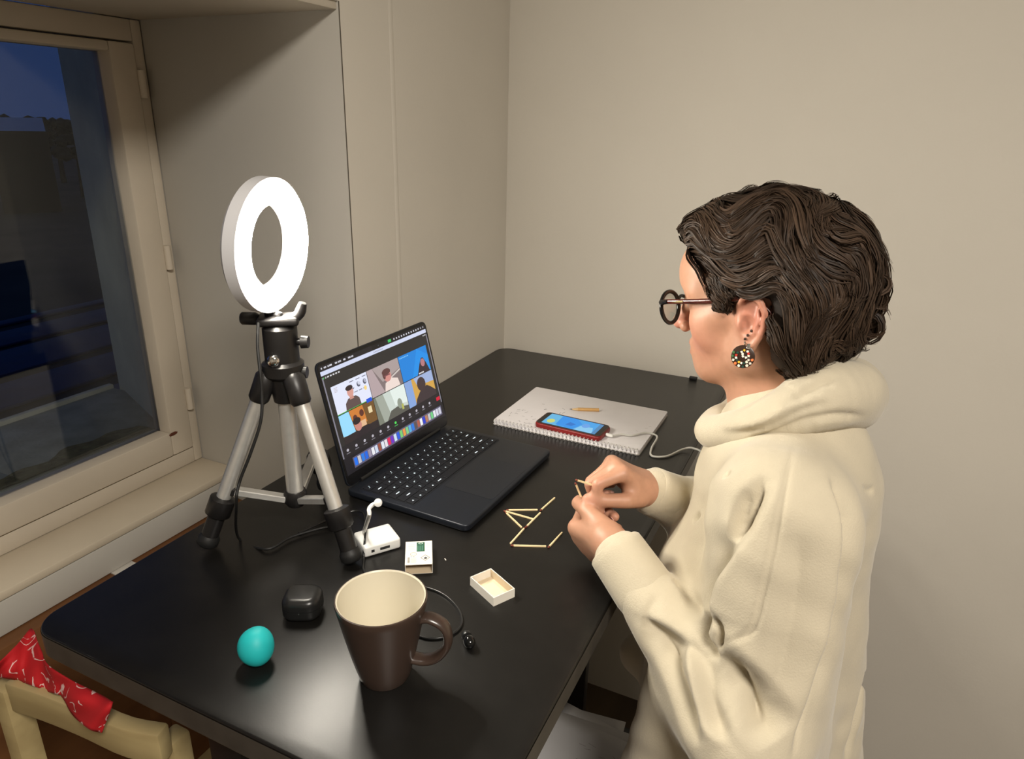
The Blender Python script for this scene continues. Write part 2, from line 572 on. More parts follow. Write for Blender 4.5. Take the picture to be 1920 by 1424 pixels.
# a pale roofed barn far away
r = ray(43, 300); r = r / np.linalg.norm(r[:2])
g = CAM + r * 46
pr = unit((-r[1], r[0], 0))
bz = (CAM + ray(43, 246) / np.linalg.norm(ray(43, 246)[:2]) * 46)[2]
tz = (CAM + ray(43, 221) / np.linalg.norm(ray(43, 221)[:2]) * 46)[2]
bn = thing('barn', 'distant barn with pale metal roof among dark trees', 'building', (g[0], g[1], -3.5))
Mb = basis((g[0], g[1], 0), pr, unit((r[0], r[1], 0)), (0, 0, 1))
link('wall', box_mesh('wall', (-1.3, 0.05, -3.5), (1.3, 3.0, bz), M=Mb), 'bark_dark', bn)
link('roof', mesh_from('roof', [Mb @ Vector(p) for p in ((-1.25, 0, bz), (1.25, 0, bz), (1.25, 1.6, tz), (-1.25, 1.6, tz), (-1.25, 3.1, bz), (1.25, 3.1, bz), (-1.25, 1.6, bz - .1), (1.25, 1.6, bz - .1))], [(0, 1, 2, 3), (3, 2, 5, 4), (0, 3, 4, 6), (1, 7, 5, 2)]), mat('pale_roof', (0.62, 0.62, 0.62), 0.6, noise=(1, 0.1)), bn)

# ---- ceiling lamp in the room (out of frame, behind the camera)
cl = thing('ceiling_lamp', 'round white ceiling lamp above the middle of the room', 'lamp', (0.60, -0.36, HC))
link('canopy', lathe_mesh('canopy', [(0.0, HC), (0.24, HC), (0.25, HC - 0.03), (0.23, HC - 0.05), (0.0, HC - 0.05)][::-1], 40, Matrix.Translation((0.60, -0.36, 0))), 'white_plastic', cl)

# ================================================================== DESK
DX0, DX1, DY0, DY1 = -0.783, -0.192, 0.362, 1.602
TH = 0.034
desk = thing('desk', 'long black desk with rounded corners pushed into the corner', 'desk', ((DX0 + DX1) / 2, (DY0 + DY1) / 2, 0))
top_me = prism_mesh('desk_top', round_poly(DX0, DY0, DX1, DY1, 0.035, 10), TZ - TH, TZ, 0.0025, 3)
link('desk_top', top_me, 'black_desk', desk)
bm = bmesh.new()
pl = round_poly(DX0 - 0.0006, DY0 - 0.0006, DX1 + 0.0006, DY1 + 0.0006, 0.0356, 10)
lo_ = [bm.verts.new((p[0], p[1], TZ - TH + 0.003)) for p in pl]
hi_ = [bm.verts.new((p[0], p[1], TZ - 0.003)) for p in pl]
for i in range(len(pl)):
    j = (i + 1) % len(pl)
    bm.faces.new((lo_[i], lo_[j], hi_[j], hi_[i]))
link('edge_band', bm_mesh('edge_band', bm, True), 'desk_edge', desk)
link('end_panel', box_mesh('end_panel', (-0.76, 1.30, 0), (-0.395, 1.325, TZ - TH), 0.002), 'black_plastic', desk)
for lx in (-0.53, -0.255):
    link('leg', box_mesh('leg', (lx - 0.025, 0.40, 0), (lx + 0.025, 0.45, TZ - TH), 0.003), 'black_plastic', desk)
link('rail', box_mesh('rail', (-0.52, 0.45, TZ - TH - 0.05), (-0.48, 1.30, TZ - TH), 0.002), 'black_plastic', desk)

# ================================================================== RING LIGHT ON TRIPOD
mat('diffuser', (0.9, 0.9, 0.88), 0.5, emit=(1.0, 0.93, 0.80), estr=120)
mat('ring_white', (0.70, 0.70, 0.72), 0.4)
AX = np.array([-0.642, 0.660])                       # column axis on the desk
RC = at(511, 462, 0.868)                             # centre of the ring
rl = thing('ring_light', 'lit white ring light on small silver and black tripod', 'lamp', (AX[0], AX[1], TZ))
rn = unit((1.0, 0.22, -0.06))                        # the way the ring faces
ru = unit(np.array([0, 0, 1.0]) - rn * rn[2])
Mr = basis(RC, np.cross(ru, rn), ru, rn)
RO, RI = 0.083, 0.051
link('ring_housing', lathe_mesh('ring_housing', [(RI, 0.002), (RI, -0.016), (RI + 0.006, -0.020), (RO - 0.006, -0.020), (RO, -0.014), (RO, 0.002), (RO - 0.003, 0.003), (RI + 0.003, 0.003)], 72, Mr, 40, True), 'ring_white', rl)
link('diffuser', lathe_mesh('diffuser', [(RI + 0.0025, 0.0031), (RI + 0.006, 0.0065), (RO - 0.006, 0.0065), (RO - 0.0025, 0.0031), (RO - 0.006, 0.0032), (RI + 0.006, 0.0032)], 72, Mr, 60, True), 'diffuser', rl)
def col(z):                                          # point on the column axis, z above the desk
    return np.array([AX[0], AX[1], TZ + z])
rb = RC - ru * RO - rn * 0.008                       # underside of the ring
jb = col(0.322)
link('ball_stem', tube_mesh('ball_stem', spline([rb + ru * 0.004, rb - ru * 0.008, jb, col(0.30)], 10), 0.0065, 12), 'black_plastic', rl)
link('clamp_plate', box_mesh('clamp_plate', (-0.026, -0.019, -0.006), (0.026, 0.019, 0.005), 0.004, 3, basis(col(0.317), unit((0.8, 0.6, 0)), unit((-0.6, 0.8, 0)), (0, 0, 1))), 'black_plastic', rl)
vr = unit(np.array([RM[0][0], RM[1][0], 0]))          # sideways as seen from the camera
vf = np.array([-vr[1], vr[0], 0])
kn = col(0.317)
k1 = link('knob', tube_mesh('knob', [kn - vr * 0.024, kn - vr * 0.030, kn - vr * 0.046, kn - vr * 0.048], [0.005, 0.0085, 0.0085, 0.007], 12), 'black_plastic', rl)
# bracket arm holding the ring on the far side
link('bracket', tube_mesh('bracket', spline([kn + vr * 0.012, kn + vr * 0.026 + np.array([0, 0, 0.006]), kn + vr * 0.033 + np.array([0, 0, 0.022])], 8), [0.007] * 6 + [0.006, 0.005], 10), 'black_plastic', rl)
link('pan_head', smooth_angle(lathe_mesh('pan_head', [(0.0, 0.312), (0.017, 0.311), (0.022, 0.306), (0.022, 0.262), (0.027, 0.258), (0.027, 0.244), (0.020, 0.238), (0.016, 0.205), (0.0, 0.204)][::-1], 32, Matrix.Translation((AX[0], AX[1], TZ)))), 'black_plastic', rl)
b1 = col(0.268) - vf * 0.0225 - vr * 0.004
link('bolt', tube_mesh('bolt', [b1 + vf * 0.004, b1 - vf * 0.003, b1 - vf * 0.0055], [0.008, 0.008, 0.0055], 16), 'chrome', rl)
for z_, s_ in ((0.287, 0.036), (0.245, 0.031)):
    q = col(z_)
    link('knob', tube_mesh('knob', [q + vr * 0.016, q + vr * (s_ - 0.010), q + vr * (s_ - 0.009), q + vr * s_], [0.005, 0.005, 0.009, 0.008], 12), 'black_plastic', rl)
link('centre_column', tube_mesh('centre_column', [col(0.21), col(0.062)], 0.0115, 20), 'silver', rl)
hub = col(0.058)
link('hub', lathe_mesh('hub', [(0.0, 0.070), (0.014, 0.069), (0.016, 0.064), (0.016, 0.052), (0.012, 0.046), (0.0, 0.045)][::-1], 24, Matrix.Translation((AX[0], AX[1], TZ))), 'black_plastic', rl)
for i, ft in enumerate((onz(388, 1030), onz(662, 1060), np.array([-0.688, 0.778, TZ]))):
    d = unit(np.array([ft[0] - AX[0], ft[1] - AX[1], 0]))
    tp = col(0.236) + d * 0.024
    ft = np.array([ft[0], ft[1], TZ + 0.0060])
    ax = unit(ft - tp)
    L = np.linalg.norm(ft - tp)
    # black shoulder clevis
    link('leg_shoulder', tube_mesh('leg_shoulder', [tp - ax * 0.012, tp - ax * 0.006, tp + ax * 0.026, tp + ax * 0.030], [0.010, 0.0145, 0.0135, 0.011], 16), 'black_plastic', rl)
    lg = link('leg', tube_mesh('leg', [tp + ax * 0.024, tp + ax * L * 0.70], 0.0098, 20), 'silver', rl)
    link('leg_clamp', tube_mesh('leg_clamp', [tp + ax * L * 0.695, tp + ax * L * 0.705, tp + ax * L * 0.80, tp + ax * L * 0.81], [0.0125, 0.0170, 0.0170, 0.014], 16), 'black_plastic', lg)
    link('lower_leg', tube_mesh('lower_leg', [tp + ax * L * 0.80, tp + ax * L * 0.96], 0.0115, 16), 'black_plastic', lg)
    link('rubber_foot', tube_mesh('rubber_foot', [tp + ax * L * 0.93, tp + ax * L * 0.95, tp + ax * L * 0.985, tp + ax * L], [0.0118, 0.0145, 0.0145, 0.010], 16), 'dull_black', lg)
    # channel brace from hub to leg
    p1 = tp + ax * L * 0.66
    a, b = hub + d * 0.014, p1 - d * 0.006
    Mz = align_z(a, b)
    Lb = np.linalg.norm(b - a)
    br = link('brace', box_mesh('brace', (-0.007, -0.0045, 0), (0.007, 0.0045, Lb), 0.001, 1, Mz), 'silver', rl)
    link('pivot', box_mesh('pivot', (-0.008, -0.006, Lb - 0.006), (0.008, 0.006, Lb + 0.008), 0.002, 1, Mz), 'black_plastic', br)
cb = [at(484, 606, 0.852), at(483, 650, 0.845), at(488, 700, 0.842), at(491, 740, 0.845), at(489, 790, 0.846), at(470, 850, 0.850), at(449, 905, 0.856), at(443, 945, 0.858), onz(448, 1010, 0.004), onz(500, 1030, 0.004), onz(545, 1008, 0.004), onz(600, 992, 0.004), onz(650, 985, 0.005)]
link('cable', tube_mesh('cable', spline(cb, 90), 0.0019, 8), 'dull_black', rl)

# loose black cable lying on the desk, passing over the adapter and behind the mug
cb2 = [onz(560, 1000, 0.002), onz(640, 965, 0.003), onz(678, 960, 0.006), onz(686, 985, 0.0205), onz(684, 1012, 0.0205), onz(682, 1042, 0.006), onz(684, 1075, 0.002), onz(720, 1095, 0.002), onz(780, 1098, 0.002), onz(828, 1113, 0.002), onz(858, 1140, 0.002), onz(866, 1165, 0.002), onz(858, 1182, 0.002), onz(836, 1194, 0.002), onz(805, 1198, 0.002), onz(775, 1190, 0.002)]
tag(link('thin_cable', tube_mesh('thin_cable', spline(cb2, 120), 0.0016, 8), mat('cable_gloss', (0.015, 0.015, 0.015), 0.22)), 'thin black cable looping over the white adapter and around the mug', 'cable')

# ================================================================== LAPTOP
LW, LD, LH = 0.293, 0.224, 0.0125
la = math.radians(-2.0)
lw = np.array([math.sin(-la) * 1.0, math.cos(la), 0])        # along the hinge, away from the camera
ld = np.array([math.cos(la), math.sin(la), 0])               # from hinge to front edge
LC = np.array([-0.5315, 0.917, TZ])
lap = thing('laptop', 'open dark laptop showing a video call with lit keyboard', 'laptop', tuple(LC))
Ml = basis(LC, ld, lw, (0, 0, 1))
base = link('base', prism_mesh('base', round_poly(-LD / 2, -LW / 2, LD / 2, LW / 2, 0.011, 8), 0.0015, LH, 0.0025, 3, Ml), 'laptop_body', lap)
for sx in (-1, 1):
    for sy in (-1, 1):
        link('rubber_foot', lathe_mesh('rubber_foot', [(0.0, 0.0), (0.006, 0.0), (0.0065, 0.002), (0.0, 0.002)], 16, Ml @ Matrix.Translation((sx * 0.09, sy * 0.125, 0))), 'dull_black', base)
# keyboard well and keys
KX0, KX1 = -LD / 2 + 0.022, -LD / 2 + 0.122
KY = 0.268 / 2
link('keyboard_well', prism_mesh('keyboard_well', round_poly(KX0 - 0.002, -KY - 0.002, KX1 + 0.002, KY + 0.002, 0.003, 4), LH - 0.0005, LH + 0.0002, 0, 1, Ml), 'laptop_key', base)
mat('key_glow', (0.8, 0.9, 0.95), 0.5, emit=(0.5, 0.72, 0.85), estr=0.5)
rows = [[1] * 14, [1] * 13 + [1.55], [1.55] + [1] * 13, [1.8] + [1] * 11 + [1.75], [2.3] + [1] * 10 + [2.3], [1, 1, 1, 1.25, 5.2, 1.25, 1, 1, 1, 1]]
key_cache = {}
legend_cache = {}
rh = (KX1 - KX0) / len(rows)
for ri, row in enumerate(rows):
    tot = sum(row)
    y = KY
    hgt = rh - 0.0024
    for ki, w in enumerate(row):
        kw = w / tot * 2 * KY - 0.0024
        cy = y - w / tot * KY
        y -= w / tot * 2 * KY
        kk = (round(kw, 4),)
        if kk not in key_cache:
            key_cache[kk] = prism_mesh('key', round_poly(-hgt / 2, -kw / 2, hgt / 2, kw / 2, 0.0014, 2), 0, 0.0011, 0.0003, 1)
            key_cache[kk].materials.append(MATS['laptop_key'])
        o = bpy.data.objects.new('key', key_cache[kk])
        COL.objects.link(o)
        o.parent = base
        # the base object sits at the thing's frame already baked in world space
        o.matrix_world = Ml @ Matrix.Translation((KX0 + rh * (ri + 0.5), cy, LH + 0.0001))
        # glowing legend
        lk = (ri * 7 + ki * 3) % 9
        if w > 5:
            continue
        if (lk, w > 1) not in legend_cache:
            fl = Flat()
            rnd = random.Random(lk * 5 + (w > 1))
            if w > 1:
                fl.rect(-0.0009, -0.0042, 0.0009, 0.0042, (255, 255, 255))
            else:
                for q in range(rnd.choice((1, 2, 2, 3))):
                    x_, y_ = rnd.uniform(-0.002, 0.002), rnd.uniform(-0.002, 0.002)
                    if rnd.random() < 0.5: fl.rect(x_ - 0.0014, y_ - 0.0004, x_ + 0.0014, y_ + 0.0004, (255, 255, 255), False)
                    else: fl.rect(x_ - 0.0004, y_ - 0.0013, x_ + 0.0004, y_ + 0.0013, (255, 255, 255), False)
            legend_cache[(lk, w > 1)] = fl.mesh('legend', Matrix.Identity(4))
            legend_cache[(lk, w > 1)].materials.append(MATS['key_glow'])
        g = bpy.data.objects.new('legend', legend_cache[(lk, w > 1)])
        COL.objects.link(g)
        g.parent = o
        g.location = (0, 0, 0.00115)
link('trackpad', prism_mesh('trackpad', round_poly(KX1 + 0.008, -0.062, LD / 2 - 0.006, 0.062, 0.005, 5), LH - 0.0003, LH + 0.00025, 0, 1, Ml), mat('trackpad_glass', (0.017, 0.020, 0.027), 0.28, 0.3), base)
# lid
HP = Ml @ Vector((-LD / 2 + 0.006, 0, LH + 0.003))
HPn = np.array(HP)
LL = 0.203
# lean: choose the angle so that the top corner falls where it is seen
tl = np.array(HP) - lw * LW / 2
best = None
for i in range(60, 130):
    a_ = math.radians(i)
    dvec = -ld * math.cos(math.radians(180) - a_) * -1 if False else ld * math.cos(a_) + np.array([0, 0, math.sin(a_)])
    p = tl + dvec * LL
    q = RM.T @ (p - CAM)
    u, v = CX + FPX * q[0] / -q[2], CY - FPX * q[1] / -q[2]
    e = (u - 597) ** 2 + (v - 690) ** 2
    if best is None or e < best[0]:
        best = (e, i, u, v)
la_ = math.radians(104)
lup = ld * math.cos(la_) + np.array([0, 0, math.sin(la_)])
lnr = np.cross(lw, lup)                                     # out of the screen
if lnr @ ld < 0: lnr = -lnr
Ms = basis(HPn, -lw * -1, lup, lnr) if False else basis(HPn, lw, lup, np.cross(lw, lup))
flip = 1.0 if (np.cross(lw, lup) @ ld) > 0 else -1.0
if flip < 0:
    Ms = basis(HPn, -lw, lup, np.cross(-lw, lup))
XS = 1.0 if flip > 0 else -1.0
lid = link('lid', prism_mesh('lid', round_poly(-LW / 2, -0.001, LW / 2, LL, 0.011, 8), -0.0045, 0.0, 0.0012, 2, Ms), 'laptop_body', lap)
link('hinge', tube_mesh('hinge', [HPn - lw * 0.115 - lnr * 0.002, HPn + lw * 0.115 - lnr * 0.002], 0.0042, 14), 'dull_black', lap)
link('bezel', prism_mesh('bezel', round_poly(-LW / 2 + 0.0015, 0.001, LW / 2 - 0.0015, LL - 0.0015, 0.010, 8), -0.0002, 0.0004, 0, 1, Ms), 'bezel', lid)
# picture on the screen: u to the right as the user sees it, v up, both 0..1
SW, SH = LW - 0.011, LL - 0.024
fl = Flat()
def R_(x0, y0, x1, y1, c, up=True): fl.rect(x0, y0, x1, y1, c, up)
R_(0, 0, 1, 1, (38, 36, 35))
R_(0, 0.955, 1, 1, (24, 22, 26))
# menu bar marks and camera notch
for i, u in enumerate((0.012, 0.035, 0.065, 0.078, 0.125, 0.150, 0.195, 0.235, 0.262)):
    R_(u, 0.970, u + (0.010, 0.020, 0.010, 0.022, 0.018, 0.026, 0.018, 0.022, 0.018)[i], 0.985, (215, 215, 225), False)
for i in range(13):
    u = 0.66 + i * 0.026
    R_(u, 0.970, u + 0.011, 0.986, (225, 225, 235), False)
R_(0.605, 0.966, 0.635, 0.992, (70, 215, 110), False)
R_(0.45, 0.955, 0.575, 1.0, (8, 7, 8))
fl.ell(0.51, 0.977, 0.004, 0.005, (70, 80, 90))
# window title bar
R_(0.0, 0.915, 1, 0.952, (206, 212, 236))
for i in range(7): R_(0.455 + i * 0.013, 0.928, 0.464 + i * 0.013, 0.938, (150, 155, 175), i == 0)
for i, u in enumerate((0.012, 0.03)): fl.ell(u, 0.892, 0.006, 0.009, (70, 190, 90) if i == 0 else (170, 170, 170), up=i == 0)
for i in range(5): R_(0.042 + i * 0.022, 0.886, 0.056 + i * 0.022, 0.899, (210, 210, 215), i == 0)
for i in range(2): R_(0.955 + i * 0.018, 0.888, 0.968 + i * 0.018, 0.9, (190, 190, 195), i == 0)
# window side edges
R_(0.0, 0.155, 0.010, 0.90, (126, 124, 136)); R_(0.990, 0.155, 1.0, 0.90, (126, 124, 136), False)
# six video tiles
T = {}
x_s = (0.045, 0.352, 0.658, 0.962)
y_r = ((0.535, 0.795), (0.265, 0.528))
# 1: white board, man in dark shirt
a, b, (c, d) = x_s[0], x_s[1] - 0.004, y_r[0]
R_(a, c, b, d, (222, 226, 244))
R_(a, c, b, c + 0.006, (80, 180, 70))
for i in range(3):
    fl.ell(a + 0.165 + 0.055 * i, d - 0.075, 0.016, 0.026, (90, 92, 110), up=i == 0)
    fl.ell(a + 0.172 + 0.055 * i, d - 0.066, 0.014, 0.022, (222, 226, 244), up=i == 0)
    R_(a + 0.150 + 0.055 * i, d - 0.030, a + 0.185 + 0.055 * i, d - 0.022, (120, 122, 140), i == 0)
    R_(a + 0.170 + 0.04 * i, d - 0.135, a + 0.20 + 0.04 * i, d - 0.126, (140, 140, 158), False)
fl.ell(a + 0.268, d - 0.135, 0.012, 0.022, (240, 210, 130))
for i in range(4): R_(a + 0.02, d - 0.025 - 0.012 * i, a + 0.05 - 0.006 * (i % 2), d - 0.020 - 0.012 * i, (190, 180, 190), i == 0)
fl.poly([(a + 0.075, c + 0.005), (a + 0.205, c + 0.005), (a + 0.20, c + 0.07), (a + 0.175, c + 0.10), (a + 0.11, c + 0.10), (a + 0.082, c + 0.065)], (92, 74, 72))
fl.poly([(a + 0.122, c + 0.085), (a + 0.158, c + 0.085), (a + 0.155, c + 0.13), (a + 0.125, c + 0.13)], (196, 140, 128))
fl.ell(a + 0.139, c + 0.150, 0.027, 0.046, (210, 152, 140))
fl.ell(a + 0.137, c + 0.188, 0.031, 0.024, (48, 34, 36))
# 2: woman in cream jumper before a grey wall
a, b, (c, d) = x_s[1], x_s[2] - 0.004, y_r[0]
R_(a, c, b, d, (126, 112, 112))
fl.poly([(a, c), (a + 0.12, c), (a + 0.05, d), (a, d)], (176, 158, 160))
fl.poly([(a + 0.05, d), (a + 0.12, c + 0.10), (b, c + 0.16), (b, d)], (166, 152, 150))
fl.poly([(a + 0.17, c + 0.085), (b, c + 0.14), (b, c + 0.155), (a + 0.17, c + 0.10)], (206, 196, 190))
fl.poly([(a + 0.12, c), (b - 0.03, c), (b - 0.04, c + 0.075), (a + 0.20, c + 0.105), (a + 0.14, c + 0.075)], (232, 214, 206))
fl.ell(a + 0.172, c + 0.135, 0.037, 0.055, (206, 140, 132))
fl.ell(a + 0.168, c + 0.178, 0.041, 0.032, (92, 58, 56))
fl.ell(a + 0.143, c + 0.155, 0.014, 0.042, (92, 58, 56))
R_(a + 0.140, c + 0.138, a + 0.20, c + 0.148, (120, 70, 76))
# 3: blue background, long dark hair
a, b, (c, d) = x_s[2], x_s[3], y_r[0]
R_(a, c, b, d, (18, 128, 214))
fl.poly([(a + 0.10, c), (b, c), (b, d - 0.10), (a + 0.2, d)], (22, 140, 226))
fl.poly([(a + 0.155, c), (b - 0.012, c), (b - 0.035, c + 0.09), (b - 0.06, c + 0.155), (a + 0.225, c + 0.155), (a + 0.195, c + 0.10)], (48, 36, 46))
fl.ell(a + 0.233, c + 0.105, 0.023, 0.042, (176, 116, 122))
for i in range(6): R_(a + 0.012 + 0.016 * i, d - 0.028, a + 0.024 + 0.016 * i, d - 0.018, (120, 190, 240), i == 0)
for i in range(4): R_(a + 0.17 + 0.014 * i, c + 0.004, a + 0.181 + 0.014 * i, c + 0.018, (230, 230, 235), i == 0)
# 4: orange room with bright window
a, b, (c, d) = x_s[0], x_s[1] - 0.004, y_r[1]
R_(a, c, b, d, (112, 78, 36))
fl.poly([(a, c + 0.07), (a + 0.105, c + 0.055), (a + 0.085, d), (a, d)], (150, 214, 246))
fl.poly([(a + 0.105, c + 0.10), (a + 0.215, c + 0.10), (a + 0.205, d), (a + 0.088, d)], (202, 122, 50))
for i in range(2): fl.ell(a + 0.125 + 0.06 * i, d - 0.085 + 0.02 * i, 0.019, 0.032, (92, 46, 34), up=i == 0)
R_(a + 0.155, c + 0.075, a + 0.205, c + 0.13, (222, 180, 140))
R_(a + 0.245, d - 0.105, a + 0.278, d - 0.045, (226, 206, 160), False)
R_(a, c, b, c + 0.065, (40, 32, 34))
fl.poly([(a + 0.09, c), (a + 0.25, c), (a + 0.22, c + 0.07), (a + 0.14, c + 0.075)], (36, 28, 34))
fl.ell(a + 0.135, c + 0.105, 0.030, 0.050, (196, 132, 120))
fl.ell(a + 0.130, c + 0.150, 0.034, 0.032, (40, 28, 30))
R_(b - 0.055, d - 0.008, b - 0.005, d + 0.028, (20, 80, 210))
# 5: bright blurred wall, shadowy figures
a, b, (c, d) = x_s[1], x_s[2] - 0.004, y_r[1]
R_(a, c, b, d, (118, 122, 108))
fl.poly([(a + 0.05, c), (b, c), (b, d), (a + 0.02, d)], (158, 164, 152))
fl.poly([(a + 0.12, c + 0.06), (b, c + 0.04), (b, d), (a + 0.09, d)], (198, 208, 200))
fl.poly([(a + 0.18, c + 0.10), (b, c + 0.08), (b, d), (a + 0.16, d)], (222, 232, 226))
fl.poly([(a + 0.08, c), (b, c), (b, c + 0.045), (a + 0.25, c + 0.06), (a + 0.20, c + 0.085), (a + 0.13, c + 0.075)], (88, 88, 80))
fl.ell(a + 0.225, c + 0.10, 0.024, 0.052, (140, 148, 134))
R_(a + 0.236, c + 0.03, a + 0.256, c + 0.085, (176, 178, 90))
# 6: yellow wall, dark figure
a, b, (c, d) = x_s[2], x_s[3], y_r[1]
R_(a, c, b, d, (206, 160, 74))
R_(a, c, a + 0.075, d, (132, 162, 214))
fl.poly([(a + 0.10, d), (a + 0.125, d - 0.09), (b, d - 0.11), (b, d)], (156, 174, 214))
fl.poly([(a + 0.07, c), (b, c), (b, c + 0.05), (b - 0.05, c + 0.11), (a + 0.22, c + 0.14), (a + 0.14, c + 0.11), (a + 0.09, c + 0.05)], (58, 46, 50))
fl.ell(a + 0.168, c + 0.175, 0.046, 0.072, (64, 48, 50))
# control bar
R_(0.012, 0.155, 0.988, 0.262, (30, 27, 31))
for i in range(12):
    u = 0.03 + i * 0.074
    fl.ell(u + 0.02, 0.212, 0.010, 0.013, (180, 176, 186) if i != 6 else (80, 220, 90), up=i == 0)
    R_(u + 0.004, 0.180, u + 0.036, 0.188, (120, 118, 126) if i != 6 else (70, 170, 80), False)
R_(0.945, 0.19, 0.985, 0.228, (206, 24, 54))
R_(0, 0, 1, 0.155, (22, 20, 26))
R_(0.07, 0.03, 0.975, 0.128, (92, 88, 112))
dc = [(30, 110, 230), (190, 190, 200), (40, 120, 220), (30, 100, 220), (150, 140, 160), (230, 230, 235), (200, 210, 230), (150, 80, 60), (220, 225, 235), (226, 220, 226), (220, 40, 90), (110, 50, 190), (200, 220, 240), (40, 90, 220), (120, 200, 110), (230, 150, 70), (130, 200, 130), (90, 170, 220), (40, 120, 220), (90, 80, 80), (170, 90, 70), (235, 235, 240), (40, 60, 200), (180, 120, 90), (190, 190, 195), (110, 200, 130), (225, 225, 232), (210, 210, 225), (200, 200, 215)]
for i, cc in enumerate(dc):
    u = 0.078 + i * 0.0308
    fl.poly([(u, 0.045), (u + 0.025, 0.045), (u + 0.025, 0.115), (u, 0.115)], cc, i == 0)
Mscr = Ms @ Matrix.Translation((-SW / 2, 0.018, 0.00045)) @ Matrix.Diagonal((SW, SH, 1, 1))
scr_me = fl.mesh('screen_picture', Mscr, 0.000004)
attr_emit('screen_glow', 0.78)
link('screen_picture', scr_me, 'screen_glow', lid)

# ================================================================== WHITE ADAPTER WITH PLUG
hub_t = thing('adapter_hub', 'white video adapter hub plugged into the laptop', 'adapter', tuple(onz(700, 1015)))
c0, c1, c2, c3 = [onz(x, y, 0.017)[:2] for x, y in ((667, 990), (727, 975), (752, 1015), (680, 1037))]
hx = unit(np.append((c1 - c0) + (c2 - c3), 0)); hy = np.array([-hx[1], hx[0], 0])
hc = (c0 + c1 + c2 + c3) / 4
Mh = basis((hc[0], hc[1], TZ), hx, hy, (0, 0, 1))
body = link('body', box_mesh('body', (-0.0265, -0.0225, 0.0003), (0.0265, 0.0225, 0.017), 0.0035, 3, Mh), 'white_plastic', hub_t)
mat('port_dark', (0.03, 0.03, 0.03), 0.4)
for x0, x1 in ((-0.004, 0.010), (-0.0165, -0.012)):
    link('port', box_mesh('port', (x0, -0.0227, 0.0065), (x1, -0.0215, 0.0105), 0, 1, Mh), 'port_dark', body)
wp = [Mh @ Vector((-0.012, 0.022, 0.011)), Vector(at(692, 968, 0.862)), Vector(at(692, 955, 0.87)), Vector(at(699, 947, 0.875)), Vector(at(709, 943, 0.878))]
link('cord', tube_mesh('cord', spline(wp, 24), 0.0026, 12), 'white_plastic', hub_t)
pd = unit(np.array(Ml @ Vector((-0.055, -LW / 2, 0.0075))) - np.array(wp[-2]))
pe = np.array(wp[-1])
link('plug', tube_mesh('plug', [pe - pd * 0.013, pe - pd * 0.012, pe + pd * 0.004, pe + pd * 0.006], [0.0035, 0.0050, 0.0052, 0.004], 16), 'white_plastic', hub_t)

# ================================================================== MATCHBOX SLEEVE AND TRAY
mat('card_white', (0.74, 0.70, 0.62), 0.75, noise=(30, 0.03))
mat('card_print', (0.5, 0.5, 0.5), 0.7, attr='Col')
mat('card_inside', (0.60, 0.49, 0.34), 0.8, noise=(40, 0.06))
ZB = 0.0145
q0, q1, q2, q3 = [onz(x, y, ZB)[:2] for x, y in ((760, 1017), (810, 1014), (811, 1058), (760, 1060))]
bx = unit(np.append((q1 - q0) + (q2 - q3), 0)); by = np.array([-bx[1], bx[0], 0])
qc = (q0 + q1 + q2 + q3) / 4
W_, D_ = 0.0375, 0.0535
W_ = np.linalg.norm((q1 - q0 + q2 - q3) / 2); D_ = np.linalg.norm((q3 - q0 + q2 - q1) / 2)
sl = thing('matchbox_sleeve', 'empty white matchbox sleeve with green printed badge', 'matchbox', (qc[0], qc[1], TZ))
Mq = basis((qc[0], qc[1], TZ), bx, by, (0, 0, 1))
t_ = 0.0007
bm = bmesh.new()
outer = [(-W_ / 2, 0.0002), (W_ / 2, 0.0002), (W_ / 2, ZB), (-W_ / 2, ZB)]
inner = [(-W_ / 2 + t_, t_), (W_ / 2 - t_, t_), (W_ / 2 - t_, ZB - t_), (-W_ / 2 + t_, ZB - t_)]
vv = {}
for s, yy in enumerate((-D_ / 2, D_ / 2)):
    for k, ring in enumerate((outer, inner)):
        vv[s, k] = [bm.verts.new((p[0], yy, p[1])) for p in ring]
for i in range(4):
    j = (i + 1) % 4
    bm.faces.new((vv[0, 0][i], vv[0, 0][j], vv[1, 0][j], vv[1, 0][i]))
    f_ = bm.faces.new((vv[0, 1][i], vv[1, 1][i], vv[1, 1][j], vv[0, 1][j])); f_.material_index = 1
    for s in (0, 1):
        bm.faces.new((vv[s, 0][i], vv[s, 0][j], vv[s, 1][j], vv[s, 1][i]))
bmesh.ops.transform(bm, matrix=Mq, verts=bm.verts)
me = bm_mesh('sleeve', bm)
link('sleeve', me, ['card_white', 'card_inside'], sl)
fp = Flat()
G = (36, 84, 62)
fp.rect(0.42, 0.54, 0.72, 0.95, G)
fp.ell(0.57, 0.90, 0.09, 0.035, (190, 210, 200)); fp.ell(0.57, 0.90, 0.055, 0.02, G)
for i in range(3): fp.rect(0.45 + 0.08 * i, 0.58, 0.48 + 0.08 * i, 0.80, (84, 128, 108), i == 0)
fp.ell(0.30, 0.44, 0.125, 0.085, (150, 145, 135)); fp.ell(0.30, 0.44, 0.105, 0.07, (228, 222, 208)); fp.ell(0.30, 0.44, 0.07, 0.045, (176, 170, 160)); fp.ell(0.30, 0.44, 0.055, 0.035, (228, 222, 208))
fp.poly([(0.74, 0.14), (0.92, 0.27), (0.74, 0.40), (0.56, 0.27)], (130, 124, 116)); fp.poly([(0.74, 0.17), (0.88, 0.27), (0.74, 0.37), (0.60, 0.27)], (232, 226, 212))
fp.poly([(0.70, 0.22), (0.79, 0.22), (0.82, 0.28), (0.78, 0.27), (0.76, 0.32), (0.73, 0.27), (0.69, 0.30)], (34, 32, 30))
